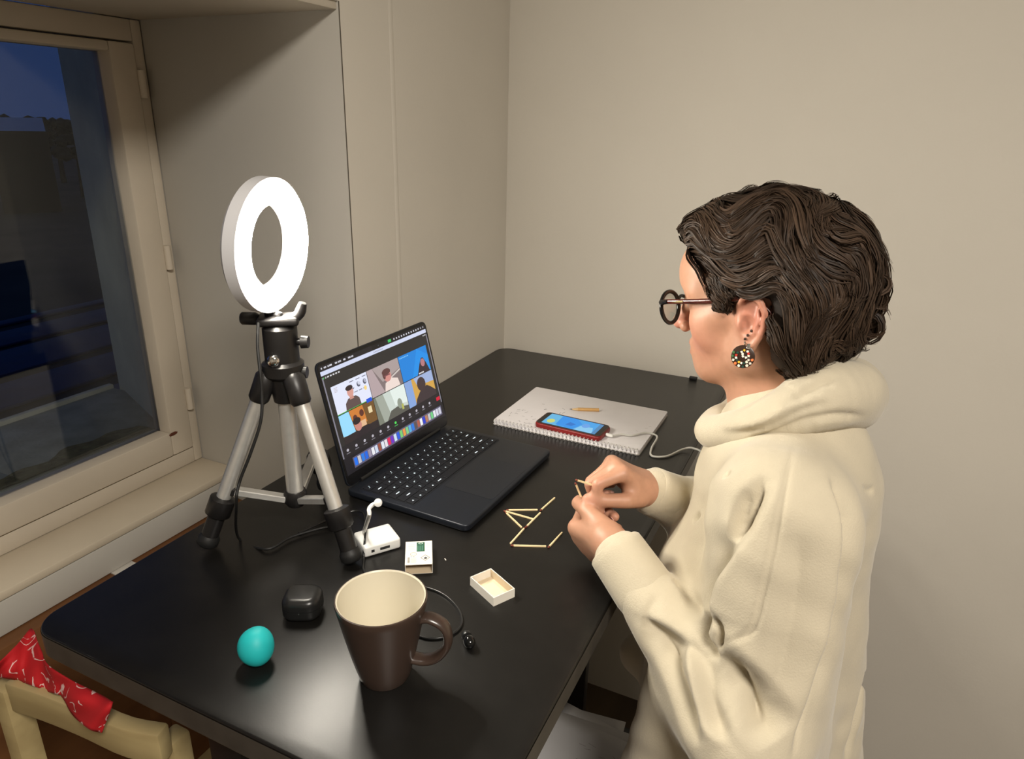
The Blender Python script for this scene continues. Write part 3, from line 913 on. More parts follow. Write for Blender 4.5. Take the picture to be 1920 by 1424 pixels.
for i in range(9): fp.rect(0.09, 0.08 + i * 0.026, 0.17, 0.095 + i * 0.026, (90, 86, 82), i == 0)
for i in range(8): fp.rect(0.20, 0.08 + i * 0.028, 0.40 + 0.02 * (i % 3), 0.090 + i * 0.028, (180, 174, 164), False)
for i in range(4): fp.rect(0.10, 0.62 + i * 0.075, 0.36 - 0.03 * (i % 2), 0.635 + i * 0.075, (196, 190, 178), False)
for i in range(5): fp.rect(0.79, 0.62 + i * 0.065, 0.95 - 0.02 * (i % 2), 0.632 + i * 0.065, (190, 186, 172), False)
for i in range(2): fp.rect(0.20 + i * 0.1, 0.325, 0.235 + i * 0.1, 0.345, (60, 58, 54), False)
link('print', fp.mesh('print', Mq @ Matrix.Translation((-W_ / 2, -D_ / 2, ZB + 0.00003)) @ Matrix.Diagonal((W_, D_, 1, 1)), 0.000004), 'card_print', sl)

tcn = [onz(x, y, 0.0125)[:2] for x, y in ((881, 1082), (921, 1067), (966, 1105), (925, 1122))]
ty = unit(np.append((tcn[0] - tcn[3]) + (tcn[1] - tcn[2]), 0)); tx = np.array([ty[1], -ty[0], 0])
tc_ = sum(tcn) / 4
TWd = np.linalg.norm((tcn[1] - tcn[0] + tcn[2] - tcn[3]) / 2); TL = np.linalg.norm((tcn[0] - tcn[3] + tcn[1] - tcn[2]) / 2)
Mt = basis((tc_[0], tc_[1], TZ), tx, ty, (0, 0, 1))
trt = thing('matchbox_tray', 'open empty matchbox drawer with pale brown inside', 'matchbox', (tc_[0], tc_[1], TZ))
bm = bmesh.new()
o4 = [(-TWd / 2, -TL / 2), (TWd / 2, -TL / 2), (TWd / 2, TL / 2), (-TWd / 2, TL / 2)]
t2 = 0.0012
i4 = [(-TWd / 2 + t2, -TL / 2 + t2), (TWd / 2 - t2, -TL / 2 + t2), (TWd / 2 - t2, TL / 2 - t2), (-TWd / 2 + t2, TL / 2 - t2)]
zz = 0.0128
A = [bm.verts.new((p[0], p[1], 0.0002)) for p in o4]; B = [bm.verts.new((p[0], p[1], zz)) for p in o4]
Cc = [bm.verts.new((p[0], p[1], zz)) for p in i4]; Dd = [bm.verts.new((p[0], p[1], 0.0012)) for p in i4]
bm.faces.new(A[::-1])
f_ = bm.faces.new(Dd); f_.material_index = 1
for i in range(4):
    j = (i + 1) % 4
    bm.faces.new((A[i], A[j], B[j], B[i])); bm.faces.new((B[i], B[j], Cc[j], Cc[i]))
    f_ = bm.faces.new((Cc[i], Cc[j], Dd[j], Dd[i])); f_.material_index = 1 if i != 2 else 0
bmesh.ops.transform(bm, matrix=Mt, verts=bm.verts)
link('tray', bm_mesh('tray', bm), ['card_white', 'card_inside'], trt)
link('bottom_flap', box_mesh('bottom_flap', (-TWd / 2 + 0.004, -TL / 2 + 0.010, 0.00125), (TWd / 2 - 0.006, TL / 2 - 0.013, 0.0018), 0, 1, Mt), mat('card_floor', (0.68, 0.57, 0.41), 0.85, noise=(60, 0.05)), trt)
tag(link('paper_crumb', box_mesh('paper_crumb', (-0.0022, -0.0006, 0.0), (0.0022, 0.0006, 0.0009), 0.0002, 1, basis(onz(835, 1050), unit((0.8, -0.6, 0)), unit((0.6, 0.8, 0)), (0, 0, 1))), 'card_white'), 'tiny white splinter lying right of the matchbox sleeve', 'scrap')

# ================================================================== MATCHES
mat('match_wood', (0.80, 0.63, 0.36), 0.7, noise=(60, 0.08))
mat('match_head', (0.16, 0.035, 0.02), 0.7)
ML = 0.043
def make_match():
    stick = box_mesh('stick', (-0.0011, 0, -0.0011), (0.0011, ML, 0.0011), 0.0002, 1)
    stick.materials.append(MATS['match_wood'])
    bm = bmesh.new()
    bmesh.ops.create_icosphere(bm, subdivisions=2, radius=1)
    for v in bm.verts:
        v.co = Vector((v.co.x * 0.0016, ML + v.co.y * 0.0026, v.co.z * 0.0016))
    hd = bm_mesh('match_head', bm, True)
    hd.materials.append(MATS['match_head'])
    return stick, hd
mst, mhd = make_match()
def place_match(tail, head, label):
    """tail and head: world points the match runs between"""
    tail, head = np.array(tail), np.array(head)
    d = unit(head - tail)
    z = unit(np.array([0, 0, 1.0]) - d * d[2]) if abs(d[2]) < 0.9 else unit(np.array([1.0, 0, 0]) - d * d[0])
    t = thing('match', label, 'match', tuple(tail), 'wooden matches')
    t.matrix_world = basis(tail, np.cross(d, z), d, z) @ Matrix.Diagonal((1, np.linalg.norm(head - tail) / ML, 1, 1))
    for nm, me_ in (('stick', mst), ('match_head', mhd)):
        o = bpy.data.objects.new(nm, me_)
        COL.objects.link(o)
        o.parent = t
    return t
HM = 0.0013
for (x0, y0), (x1, y1), zt, lab in (((1040, 934), (1014, 957), HM, 'match pointing up right at the top of the matchstick figure'),
                                ((1008, 956.5), (952, 957), HM, 'horizontal match at the top edge of the matchstick figure'),
                                ((1000, 974), (947, 959), HM, 'middle match of three meeting at the left point of the figure'),
                                ((978, 989.5), (949, 962), HM, 'lowest match of three meeting at the left point of the figure'),
                                ((1013, 962), (987, 988), HM, 'diagonal match in the middle of the matchstick figure'),
                                ((957, 1020), (983, 991), HM, 'lower diagonal match leading down to the figure base'),
                                ((1024, 1025), (961, 1023.5), HM, 'horizontal match along the bottom of the matchstick figure'),
                                ((1054, 999), (1029, 1026), HM, 'short diagonal match at the bottom right end of the figure')):
    place_match(onz(x0, y0, zt), onz(x1, y1, zt), lab)

# ================================================================== MUG
mat('mug_brown', (0.046, 0.029, 0.022), 0.30, noise=(10, 0.1), coat=0.2)
mat('mug_cream', (0.62, 0.57, 0.45), 0.30, noise=(8, 0.02), coat=0.3)
mb = onz(722, 1264)                                    # centre of the mug's foot
mug = thing('mug', 'tall brown stoneware mug with cream inside', 'mug', tuple(mb))
Mm = Matrix.Translation(Vector(mb))
HMUG, R0, R1 = 0.100, 0.0270, 0.0475
mb_top = HMUG
link('body', lathe_mesh('body', [(0.0, 0.002), (R0 - 0.006, 0.002), (R0 - 0.003, 0.0003), (R0 - 0.001, 0.0008), (R0 + 0.0005, 0.004)] + [(R0 + (R1 - R0) * t ** 0.85, 0.004 + (HMUG - 0.006) * t) for t in np.linspace(0.1, 1, 12)] + [(R1 - 0.0005, HMUG), (R1 - 0.0018, HMUG + 0.0004)], 64, Mm, caps=False), 'mug_brown', mug)
link('inside', lathe_mesh('inside', [(R1 - 0.0018, HMUG + 0.0004), (R1 - 0.0032, HMUG - 0.001)] + [(R0 - 0.003 + (R1 - R0) * t ** 0.85, 0.004 + (HMUG - 0.006) * t) for t in np.linspace(0.97, 0.12, 12)] + [(R0 - 0.007, 0.0075), (0.0, 0.0065)], 64, Mm, caps=False), 'mug_cream', mug)
hd_ = unit(np.append((onz(830, 1215) - onz(715, 1200))[:2], 0))
hp = [mb + hd_ * 0.041 + np.array([0, 0, 0.079]), mb + hd_ * 0.052 + np.array([0, 0, 0.081]), mb + hd_ * 0.067 + np.array([0, 0, 0.072]), mb + hd_ * 0.070 + np.array([0, 0, 0.052]), mb + hd_ * 0.060 + np.array([0, 0, 0.034]), mb + hd_ * 0.046 + np.array([0, 0, 0.0265]), mb + hd_ * 0.031 + np.array([0, 0, 0.027])]
hs = spline(hp, 30)
V, F = tube_data(hs, 1.0, 14)
T_, N_, B_ = frames(hs)
sd = np.cross(hd_, [0, 0, 1.0])
V = []
for i, p in enumerate(hs):
    n2 = np.cross(sd, T_[i])
    for j in range(14):
        a = 2 * math.pi * j / 14
        V.append(p + sd * 0.0085 * math.cos(a) + n2 * 0.0046 * math.sin(a))
link('handle', smooth_angle(mesh_from('handle', V, F), 60), 'mug_brown', mug)

# ================================================================== BALL, EARBUD CASE, EARBUD
mat('turquoise', (0.012, 0.42, 0.43), 0.55, noise=(15, 0.04))
bp_ = onz(484, 1243)
BR = 0.0192
bm = bmesh.new()
bmesh.ops.create_uvsphere(bm, u_segments=40, v_segments=28, radius=1)
for v in bm.verts:
    x_, y_, z_ = v.co
    s = 1.0 + 0.02 * math.sin(3 * x_ + 2 * y_) - 0.05 * max(0, x_ * 0.7 + y_ * 0.2 + z_ * 0.3 - 0.5)
    v.co = Vector((x_ * BR * s, y_ * BR * s, z_ * BR * 1.13 * s))
zmin = min(v.co.z for v in bm.verts)
bmesh.ops.translate(bm, verts=bm.verts, vec=Vector(bp_) + Vector((0, 0, -zmin + 0.0002)))
tag(link('putty_ball', bm_mesh('putty_ball', bm, True), 'turquoise'), 'turquoise egg shaped ball left of the mug', 'ball')

ec = onz(570, 1150)
ca = thing('earbud_case', 'black pebble shaped earbud case behind the turquoise ball', 'case', tuple(ec))
mat('case_black', (0.012, 0.012, 0.012), 0.3, noise=(30, 0.1))
cx_ = unit(np.append((onz(603, 1140) - onz(535, 1140))[:2], 0)); cy_ = np.array([-cx_[1], cx_[0], 0])
def pebble(name, z0, z1, ins, parent):
    bm = bmesh.new()
    bmesh.ops.create_cube(bm, size=1)
    for v in bm.verts:
        v.co = Vector((v.co.x * (0.045 - ins), v.co.y * (0.042 - ins), (z0 + z1) / 2 + v.co.z * (z1 - z0)))
    vert_e = [e for e in bm.edges if abs(e.verts[0].co.z - e.verts[1].co.z) > 1e-6]
    bmesh.ops.bevel(bm, geom=vert_e, offset=0.014, segments=6, profile=0.5, affect='EDGES')
    hor = [e for e in bm.edges if abs(e.verts[0].co.z - e.verts[1].co.z) < 1e-6 and len(e.link_faces) == 2 and (abs(e.verts[0].co.z - (z1 if name == 'lid' else z0)) < 1e-6) and any(abs(f.normal.z) > 0.9 for f in e.link_faces)]
    bmesh.ops.bevel(bm, geom=hor, offset=0.0085, segments=5, profile=0.5, affect='EDGES')
    bmesh.ops.transform(bm, matrix=basis(ec, cx_, cy_, (0, 0, 1)), verts=bm.verts)
    return link(name, smooth_angle(bm_mesh(name, bm), 40), 'case_black', parent)
pebble('tub', 0.0005, 0.016, 0.0, ca)
pebble('lid', 0.0165, 0.030, 0.0004, ca)
fr_ = basis(ec, cx_, cy_, (0, 0, 1)) @ Vector((0, -0.0212, 0.015))
link('status_light', lathe_mesh('status_light', [(0.0, 0.0005), (0.001, 0.0003), (0.001, 0.0)], 10, align_z(np.array(fr_), np.array(fr_) - cy_)), 'chrome', ca)

eb = onz(880, 1214)
ebt = thing('earbud', 'single shiny black earbud lying right of the mug', 'earbud', tuple(eb))
ey = unit(np.append((onz(886, 1222) - onz(874, 1196))[:2], 0)); 
mat('gloss_black', (0.006, 0.006, 0.006), 0.10)
p0 = eb + np.array([0, 0, 0.0076])
bm = bmesh.new()
bmesh.ops.create_uvsphere(bm, u_segments=24, v_segments=16, radius=1)
bmesh.ops.transform(bm, matrix=basis(p0, ey * 0.0085, np.cross([0, 0, 1], ey) * 0.0068, np.array([0, 0, 1]) * 0.0073), verts=bm.verts)
link('shell', bm_mesh('shell', bm, True), 'gloss_black', ebt)
p1 = p0 - ey * 0.0075
link('ear_tip', smooth_angle(lathe_mesh('ear_tip', [(0.0025, 0.0), (0.0058, 0.001), (0.0062, 0.003), (0.005, 0.0065), (0.0025, 0.0075), (0.0018, 0.006)], 20, align_z(p1, p1 - ey))), mat('ear_rubber', (0.012, 0.012, 0.012), 0.35), ebt)

# ================================================================== SKETCHBOOK, PENCIL, PHONE, CHARGING CABLE
nb = [onz(x, y, 0.010)[:2] for x, y in ((922, 786), (1200, 850), (1256, 769), (1004, 725))]
nx = unit(np.append((nb[1] - nb[0]) + (nb[2] - nb[3]), 0)); ny = np.array([-nx[1], nx[0], 0])
nc = sum(nb) / 4
NW, ND, NH = 0.298, 0.212, 0.009
Mn = basis((nc[0], nc[1], TZ), nx, ny, (0, 0, 1))
sk = thing('sketchbook', 'white spiral bound sketchbook with doodles under the phone', 'sketchbook', (nc[0], nc[1], TZ))
link('back_cover', prism_mesh('back_cover', round_poly(-NW / 2, -ND / 2, NW / 2, ND / 2, 0.004, 4), 0.0003, 0.0014, 0, 1, Mn), mat('board_grey', (0.35, 0.33, 0.30), 0.8), sk)
link('pages', prism_mesh('pages', round_poly(-NW / 2 + 0.001, -ND / 2 + 0.001, NW / 2 - 0.001, ND / 2 - 0.001, 0.004, 4), 0.0015, NH - 0.0006, 0.0003, 1, Mn), 'paper', sk)
pg = link('top_page', prism_mesh('top_page', round_poly(-NW / 2 + 0.0008, -ND / 2 + 0.001, NW / 2 - 0.0012, ND / 2 - 0.0005, 0.004, 4), NH - 0.0005, NH, 0, 1, Mn), 'paper', sk)
fd = Flat()
PM = Mn.inverted()
def pgxy(px_, py_):
    p = PM @ Vector(onz(px_, py_, NH))
    return p.x, p.y
rd = random.Random(3)
for (a_, b_, n_, ln) in ((975, 775, 7, 7), (985, 788, 6, 9), (1010, 762, 3, 6), (1060, 772, 3, 6), (962, 782, 4, 4), (1205, 802, 3, 9), (1185, 815, 2, 10)):
    for k in range(n_):
        x0, y0 = a_ + rd.uniform(-14, 14), b_ + rd.uniform(-7, 7)
        p, q = pgxy(x0, y0), pgxy(x0 + rd.uniform(2, ln), y0 + rd.uniform(-3, 3))
        fd.line(p[0], p[1], q[0], q[1], 0.0007 if a_ < 1150 else 0.0004, (70, 66, 64) if a_ < 1150 else (140, 134, 130), False)
link('doodles', fd.mesh('doodles', Mn @ Matrix.Translation((0, 0, NH + 0.00006)), 0.0), 'card_print', pg)
# wire rings along the near long edge
a = np.linspace(0.15 * math.pi, 1.95 * math.pi, 12)
ringp = [(0, -0.0005 - 0.0062 * math.cos(t), 0.0058 + 0.0062 * math.sin(t)) for t in a]
rme = tube_mesh('spiral_ring', ringp, 0.0011, 8)
rme.materials.append(mat('ring_wire', (0.80, 0.79, 0.78), 0.35, 0.5))
nring = 38
for i in range(nring):
    o = bpy.data.objects.new('spiral_ring', rme)
    COL.objects.link(o)
    u = -NW / 2 + 0.006 + (NW - 0.012) * i / (nring - 1)
    o.matrix_world = Mn @ Matrix.Translation((u, -ND / 2, 0.0006))
    adopt(o, sk)

# pencil stub
pz_ = NH + 0.0036
pa, pb2 = onz(1123, 769, pz_), onz(1068, 767.5, pz_)
pn = thing('pencil_stub', 'short wooden pencil stub lying on the sketchbook page', 'pencil', tuple(pa - np.array([0, 0, 0.0036])))
pdv = unit(pb2 - pa); Lp = np.linalg.norm(pb2 - pa)
link('shaft', tube_mesh('shaft', [pa, pa + pdv * (Lp - 0.017)], 0.0036, 6, 20), mat('pencil_wood', (0.62, 0.36, 0.12), 0.5, noise=(40, 0.1)), pn)
link('sharpened_cone', tube_mesh('sharpened_cone', [pa + pdv * (Lp - 0.017), pa + pdv * (Lp - 0.005)], [0.0034, 0.0011], 12), mat('bare_wood', (0.68, 0.47, 0.24), 0.7), pn)
link('lead', tube_mesh('lead', [pa + pdv * (Lp - 0.0052), pa + pdv * Lp], [0.0011, 0.0002], 8), 'graphite', pn)

# phone in a red case
zp = NH + 0.0115
ph = [onz(x, y, zp)[:2] for x, y in ((1004, 791), (1024, 772), (1145, 797), (1127, 822))]
fx = unit(np.append((ph[2] - ph[1]) + (ph[3] - ph[0]), 0)); fy = np.array([-fx[1], fx[0], 0])
pc = sum(ph) / 4
PW = np.linalg.norm(((ph[2] - ph[1]) + (ph[3] - ph[0])) / 2); PD = abs(((ph[1] - ph[0]) + (ph[2] - ph[3])) / 2 @ fy[:2])
Mp = basis((pc[0], pc[1], TZ + NH + 0.0002), fx, fy, (0, 0, 1))
pt_ = thing('smartphone', 'smartphone in red bumper case with lit blue screen', 'phone', (pc[0], pc[1], TZ + NH))
link('case', prism_mesh('case', round_poly(-PW / 2, -PD / 2, PW / 2, PD / 2, 0.010, 6), 0.0, 0.0105, 0.003, 3, Mp), mat('case_red', (0.22, 0.014, 0.014), 0.4, noise=(30, 0.1)), pt_)
link('case_rim', prism_mesh('case_rim', round_poly(-PW / 2 + 0.0015, -PD / 2 + 0.0015, PW / 2 - 0.0015, PD / 2 - 0.0015, 0.009, 6), 0.0104, 0.0114, 0.0004, 1, Mp), mat('case_rim', (0.05, 0.022, 0.018), 0.45), pt_)
fb = link('front_glass', prism_mesh('front_glass', round_poly(-PW / 2 + 0.0042, -PD / 2 + 0.0042, PW / 2 - 0.0042, PD / 2 - 0.0042, 0.006, 6), 0.0112, 0.01145, 0, 1, Mp), 'bezel', pt_)
fs = Flat()
fs.rect(0, 0, 1, 1, (60, 158, 226))
fs.poly([(0, 0), (0.30, 0), (0.22, 1), (0, 1)], (92, 176, 220))
fs.poly([(0.25, 0.1), (0.58, 0.0), (0.66, 0.62), (0.5, 1), (0.22, 1)], (24, 140, 226))
fs.poly([(0.40, 0.28), (0.52, 0.25), (0.56, 0.5), (0.44, 0.58)], (18, 110, 196))
fs.ell(0.12, 0.32, 0.07, 0.20, (196, 206, 112))
fs.poly([(0.60, 0.0), (0.95, 0.0), (0.88, 0.5), (0.66, 0.45)], (130, 194, 232))
fs.ell(0.74, 0.55, 0.07, 0.2, (96, 156, 226))
fs.poly([(0.93, 0), (1, 0), (1, 1), (0.93, 1)], (70, 128, 176))
link('screen_picture', fs.mesh('screen_picture', Mp @ Matrix.Translation((-PW / 2 + 0.013, -PD / 2 + 0.006, 0.0116)) @ Matrix.Diagonal((PW - 0.026, PD - 0.012, 1, 1)), 0.00001), attr_emit('phone_glow', 0.74), fb)
# white charging cable
mat('cable_white', (0.62, 0.61, 0.57), 0.5)
e0 = np.array(Mp @ Vector((PW / 2 + 0.0005, 0.0, 0.005)))
cw = [e0 + fx * 0.012, onz(1165, 815, NH + 0.004), onz(1185, 817, NH + 0.003), onz(1210, 812, NH + 0.0035), onz(1232, 819, NH + 0.001), onz(1222, 840, 0.004), onz(1222, 855, 0.0025), onz(1250, 856, 0.0025), onz(1280, 843, 0.004), onz(1300, 841, 0.008), onz(1322, 856, 0.006)]
cw += [cw[-1] + np.array([0.03, -0.04, -0.035]), cw[-1] + np.array([0.035, -0.06, -0.14]), cw[-1] + np.array([0.02, -0.02, -0.45]), cw[-1] + np.array([0.05, 0.1, -1.015])]
ct = thing('charging_cable', 'white charging cable from the phone over the desk edge', 'cable', tuple(e0))
link('cord', tube_mesh('cord', spline(cw, 110), 0.0019, 8), 'cable_white', ct)
link('plug', tube_mesh('plug', [e0 + fx * 0.0003, e0 + fx * 0.001, e0 + fx * 0.013, e0 + fx * 0.014], [0.003, 0.0036, 0.0034, 0.0024], 12), 'white_plastic', ct)
bcp = onz(1314, 880, -0.01)
tag(link('hanging_cable', tube_mesh('hanging_cable', spline([bcp + np.array([0.0, 0.1, -0.02]), bcp + np.array([0.03, 0.02, 0.0]), bcp + np.array([0.015, 0.0, -0.12]), bcp + np.array([0.01, 0.05, -1.006])], 40), 0.0022, 8), 'dull_black'), 'thin black cable hanging down beside the desk edge', 'cable')
tag(link('cable_clip', box_mesh('cable_clip', (-0.009, -0.006, 0.0001), (0.009, 0.004, 0.006), 0.0012, 2, Matrix.Translation(Vector((onz(1300, 711)[0], DY1 - 0.006, TZ)))), 'dull_black'), 'small black clip on the far edge of the desk', 'clip')

# ================================================================== SOFT-BODY SURFACES (implicit shapes turned into one mesh)
class Soft:
    def __init__(s):
        s.p = []
    def add(s, kind, par, k=0.0, op='+'):
        if kind == 'c':
            a, b, ra, rb = par
            cen, rad = (np.array(a) + np.array(b)) / 2, np.linalg.norm(np.array(a) - np.array(b)) / 2 + max(ra, rb)
        elif kind == 'g':
            q = np.concatenate([par[0], par[1]]); cen = (q.min(0) + q.max(0)) / 2
            rad = np.linalg.norm(q - cen, axis=1).max() + max(max(par[2]), max(par[3]))
        elif kind == 'k':
            a, b, ra, rb, rd_ = par
            cen, rad = (np.array(a) + np.array(b)) / 2, np.linalg.norm(np.array(a) - np.array(b)) / 2 + max(ra, rb) + rd_
        else:
            cen, rad = np.array(par[0]), max(par[1])
        s.p.append((kind, par, k, op, cen, rad))
    def cone(s, a, b, ra, rb=None, k=0.0, op='+'):
        s.add('c', (np.array(a, float), np.array(b, float), ra, ra if rb is None else rb), k, op)
    def capped(s, a, b, ra, rb, rd_=0.002, k=0.0, op='+'):
        s.add('k', (np.array(a, float), np.array(b, float), ra, rb, rd_), k, op)
    def ell(s, c, r, M=None, k=0.0, op='+'):
        s.add('e', (np.array(c, float), np.array(r, float), None if M is None else np.array(M, float)), k, op)
    def ball(s, c, r, k=0.0, op='+'):
        s.cone(c, np.array(c, float) + 1e-5, r, r, k, op)
    def chain(s, P, R, k=0.0, op='+'):
        P = np.array(P, float)
        s.add('g', (P[:-1], P[1:], list(R[:-1]), list(R[1:])), k, op)
    @staticmethod
    def one(kind, par, X, cen=None, lim=0.0):
        if kind == 'g':
            d = None
            for a, b, ra, rb in zip(*par):
                if cen is not None and np.linalg.norm((a + b) / 2 - cen) - np.linalg.norm(b - a) / 2 - max(ra, rb) > lim:
                    continue
                q = Soft.one('c', (a, b, ra, rb), X)
                d = q if d is None else np.minimum(d, q)
            return np.full(len(X), 9.0) if d is None else d
        if kind == 'c':
            a, b, ra, rb = par
            ab = b - a
            t = np.clip(((X - a) @ ab) / (ab @ ab), 0, 1)
            return np.linalg.norm(X - a - t[:, None] * ab, axis=1) - (ra + (rb - ra) * t)
        if kind == 'k':
            a, b, ra, rb, rd_ = par
            ab = b - a
            L = np.linalg.norm(ab)
            u = ab / L
            t = (X - a) @ u
            rr = np.linalg.norm(X - a - t[:, None] * u, axis=1)
            qx = rr - (ra + (rb - ra) * np.clip(t / L, 0, 1)) + rd_
            qy = np.maximum(-t, t - L) + rd_
            return np.minimum(np.maximum(qx, qy), 0) + np.hypot(np.maximum(qx, 0), np.maximum(qy, 0)) - rd_
        c, r, M = par
        P = X - c
        if M is not None:
            P = P @ M                                  # columns of M are the axes
        k0 = np.linalg.norm(P / r, axis=1)
        k1 = np.linalg.norm(P / (r * r), axis=1) + 1e-9
        return k0 * (k0 - 1) / k1
    def ev(s, X, cen=None, br=0.0, sel=None):
        d = np.full(len(X), 10.0)
        lst = s.p
        if cen is not None:
            if getattr(s, 'n', -1) != len(s.p):
                s.n = len(s.p); s.cc = np.array([q[4] for q in s.p]); s.rk = np.array([q[5] + q[2] + (0.03 if q[0] == 'e' else 0.004) for q in s.p])
            lst = [s.p[i] for i in np.nonzero(np.linalg.norm(s.cc - cen, axis=1) - s.rk - br < 0.012)[0]]
        for kind, par, k, op, c, rad in lst:
            q = s.one(kind, par, X, cen, br + k + 0.012)
            if op == '+':
                if k > 0:
                    h = np.maximum(k - np.abs(d - q), 0) / k
                    d = np.minimum(d, q) - h * h * k * 0.25
                else:
                    d = np.minimum(d, q)
            else:
                if k > 0:
                    h = np.maximum(k - np.abs(d + q), 0) / k
                    d = np.maximum(d, -q) + h * h * k * 0.25
                else:
                    d = np.maximum(d, -q)
        return d
    def surf(s, lo, hi, h, extra=None, B=16):
        """dual surface on a sparse grid of blocks"""
        lo = np.array(lo, float)
        n = np.ceil((np.array(hi) - lo) / (h * B)).astype(int)
        I = np.stack(np.meshgrid(*[np.arange(q) for q in n], indexing='ij'), -1).reshape(-1, 3)
        bc = lo + (I + 0.5) * h * B
        dc = s.ev(bc)
        I = I[np.abs(dc) < h * B * 0.87 * 1.5 + 0.006]
        g = np.arange(B + 1)
        G = np.stack(np.meshgrid(g, g, g, indexing='ij'), -1).reshape(-1, 3)
        OFF = np.int64(1 << 20)
        key = lambda c: (c[:, 0].astype(np.int64) * OFF + c[:, 1]) * OFF + c[:, 2]
        ck, cv, eq = [], [], []
        br = h * B * 0.87
        for i in I:
            base = i * B
            X = lo + (base + G) * h
            cen = lo + (i + 0.5) * h * B
            d = s.ev(X, cen, br)
            if extra is not None:
                d = d + extra(X)
            D = d.reshape(B + 1, B + 1, B + 1)
            S = D < 0
            if S.all() or not S.any():
                continue
            cnt = np.zeros((B, B, B), int)
            acc = np.zeros((B, B, B, 3))
            for ax in range(3):
                o = [slice(None)] * 3; o2 = [slice(None)] * 3
                o[ax] = slice(0, B); o2[ax] = slice(1, B + 1)
                A_, B_2 = D[tuple(o)], D[tuple(o2)]
                cr = (A_ < 0) != (B_2 < 0)
                t = np.where(cr, A_ / np.where(cr, A_ - B_2, 1), 0)
                others = [q for q in range(3) if q != ax]
                for u in (0, 1):
                    for v in (0, 1):
                        sl_ = [slice(0, B)] * 3
                        sl_[others[0]] = slice(u, u + B); sl_[others[1]] = slice(v, v + B)
                        c_ = cr[tuple(sl_)]
                        cnt += c_
                        acc[..., ax] += np.where(c_, t[tuple(sl_)], 0)
                        acc[..., others[0]] += np.where(c_, u, 0)
                        acc[..., others[1]] += np.where(c_, v, 0)
                # quads around crossed edges owned by this block
                own = cr[tuple([slice(0, B)] * 3)]
                e = np.argwhere(own)
                if len(e):
                    fl_ = (A_[tuple([slice(0, B)] * 3)] < 0)[tuple(e.T)]
                    e = e + base
                    eu = np.zeros(3, int); ev_ = np.zeros(3, int)
                    eu[(ax + 1) % 3] = 1; ev_[(ax + 2) % 3] = 1
                    q = np.stack([key(e - eu - ev_), key(e - ev_), key(e), key(e - eu)], 1)
                    q[~fl_] = q[~fl_][:, ::-1]
                    eq.append(q)
            m = cnt > 0
            c = np.argwhere(m)
            ck.append(key(c + base))
            cv.append(lo + (c + base + acc[m] / cnt[m][:, None]) * h)
        ck = np.concatenate(ck); cv = np.concatenate(cv); eq = np.concatenate(eq)
        o = np.argsort(ck)
        ck, cv = ck[o], cv[o]
        idx = np.minimum(np.searchsorted(ck, eq), len(ck) - 1)
        ok = (ck[idx] == eq).all(1)
        return cv, idx[ok]

def soft_mesh(name, V, F, smooth_it=2):
    """mesh from arrays, with a few rounds of light smoothing"""
    for it in range(smooth_it):
        acc = np.zeros_like(V); cnt = np.zeros(len(V))
        for a_ in range(4):
            b_ = F[:, (a_ + 1) % 4]
            np.add.at(acc, F[:, a_], V[b_]); np.add.at(cnt, F[:, a_], 1)
            np.add.at(acc, b_, V[F[:, a_]]); np.add.at(cnt, b_, 1)
        V = V * 0.5 + 0.5 * acc / np.maximum(cnt, 1)[:, None]
    me = bpy.data.meshes.new(name)
    me.vertices.add(len(V)); me.vertices.foreach_set('co', V.astype(np.float32).ravel())
    me.loops.add(len(F) * 4); me.loops.foreach_set('vertex_index', F.astype(np.int32).ravel())
    me.polygons.add(len(F))
    me.polygons.foreach_set('loop_start', np.arange(0, len(F) * 4, 4, dtype=np.int32))
    me.polygons.foreach_set('use_smooth', np.ones(len(F), bool))
    me.update(calc_edges=True)
    me.validate()
    if smooth_it:                                   # close pinholes left between blocks
        cnt_ = np.zeros(len(me.edges), int)
        le = np.empty(len(me.loops), np.int32); me.loops.foreach_get('edge_index', le)
        np.add.at(cnt_, le, 1)
        if (cnt_ == 1).any():
            bmh = bmesh.new(); bmh.from_mesh(me)
            bmh.edges.ensure_lookup_table()
            r_ = bmesh.ops.holes_fill(bmh, edges=[bmh.edges[i] for i in np.nonzero(cnt_ == 1)[0]], sides=14)
            for f_ in r_['faces']: f_.smooth = True
            bmh.to_mesh(me); bmh.free()
    return me, V

def vcol(me, C_):
    ca = me.color_attributes.new('Col', 'FLOAT_COLOR', 'POINT')
    ca.data.foreach_set('color', np.concatenate([C_, np.ones((len(C_), 1))], 1).astype(np.float32).ravel())

def rel(x, y, z):
    return np.array([x, y, z + TZ])

# ================================================================== THE PERSON
# head frame: x forward, y to her left (towards the camera), z up
yaw = math.radians(14)
pit = math.radians(8)
fh = np.array([-math.cos(yaw), math.sin(yaw), 0])
HL = np.array([-fh[1], fh[0], 0])
HF = fh * math.cos(pit) + np.array([0, 0, -math.sin(pit)])
HU = np.cross(HF, HL)
roll = math.radians(2)
HL, HU = HL * math.cos(roll) + HU * math.sin(roll), HU * math.cos(roll) - HL * math.sin(roll)
HS = 1.03
EAR_L = np.array([-0.008, 0.0715, -0.012])
ear_w = at(1409, 603, 0.795)
HM3 = np.stack([HF, HL, HU], 1)
HO = ear_w - HM3 @ EAR_L * HS
def hd(*p):
    return HO + HM3 @ (np.array(p, float) * HS)
def to_head(X):
    return (X - HO) @ HM3 / HS

person = thing('person', 'woman in cream roll-neck jumper and dark glasses holding matches at the desk', 'person', (0.03, 0.87, 0.0))

body = Soft()
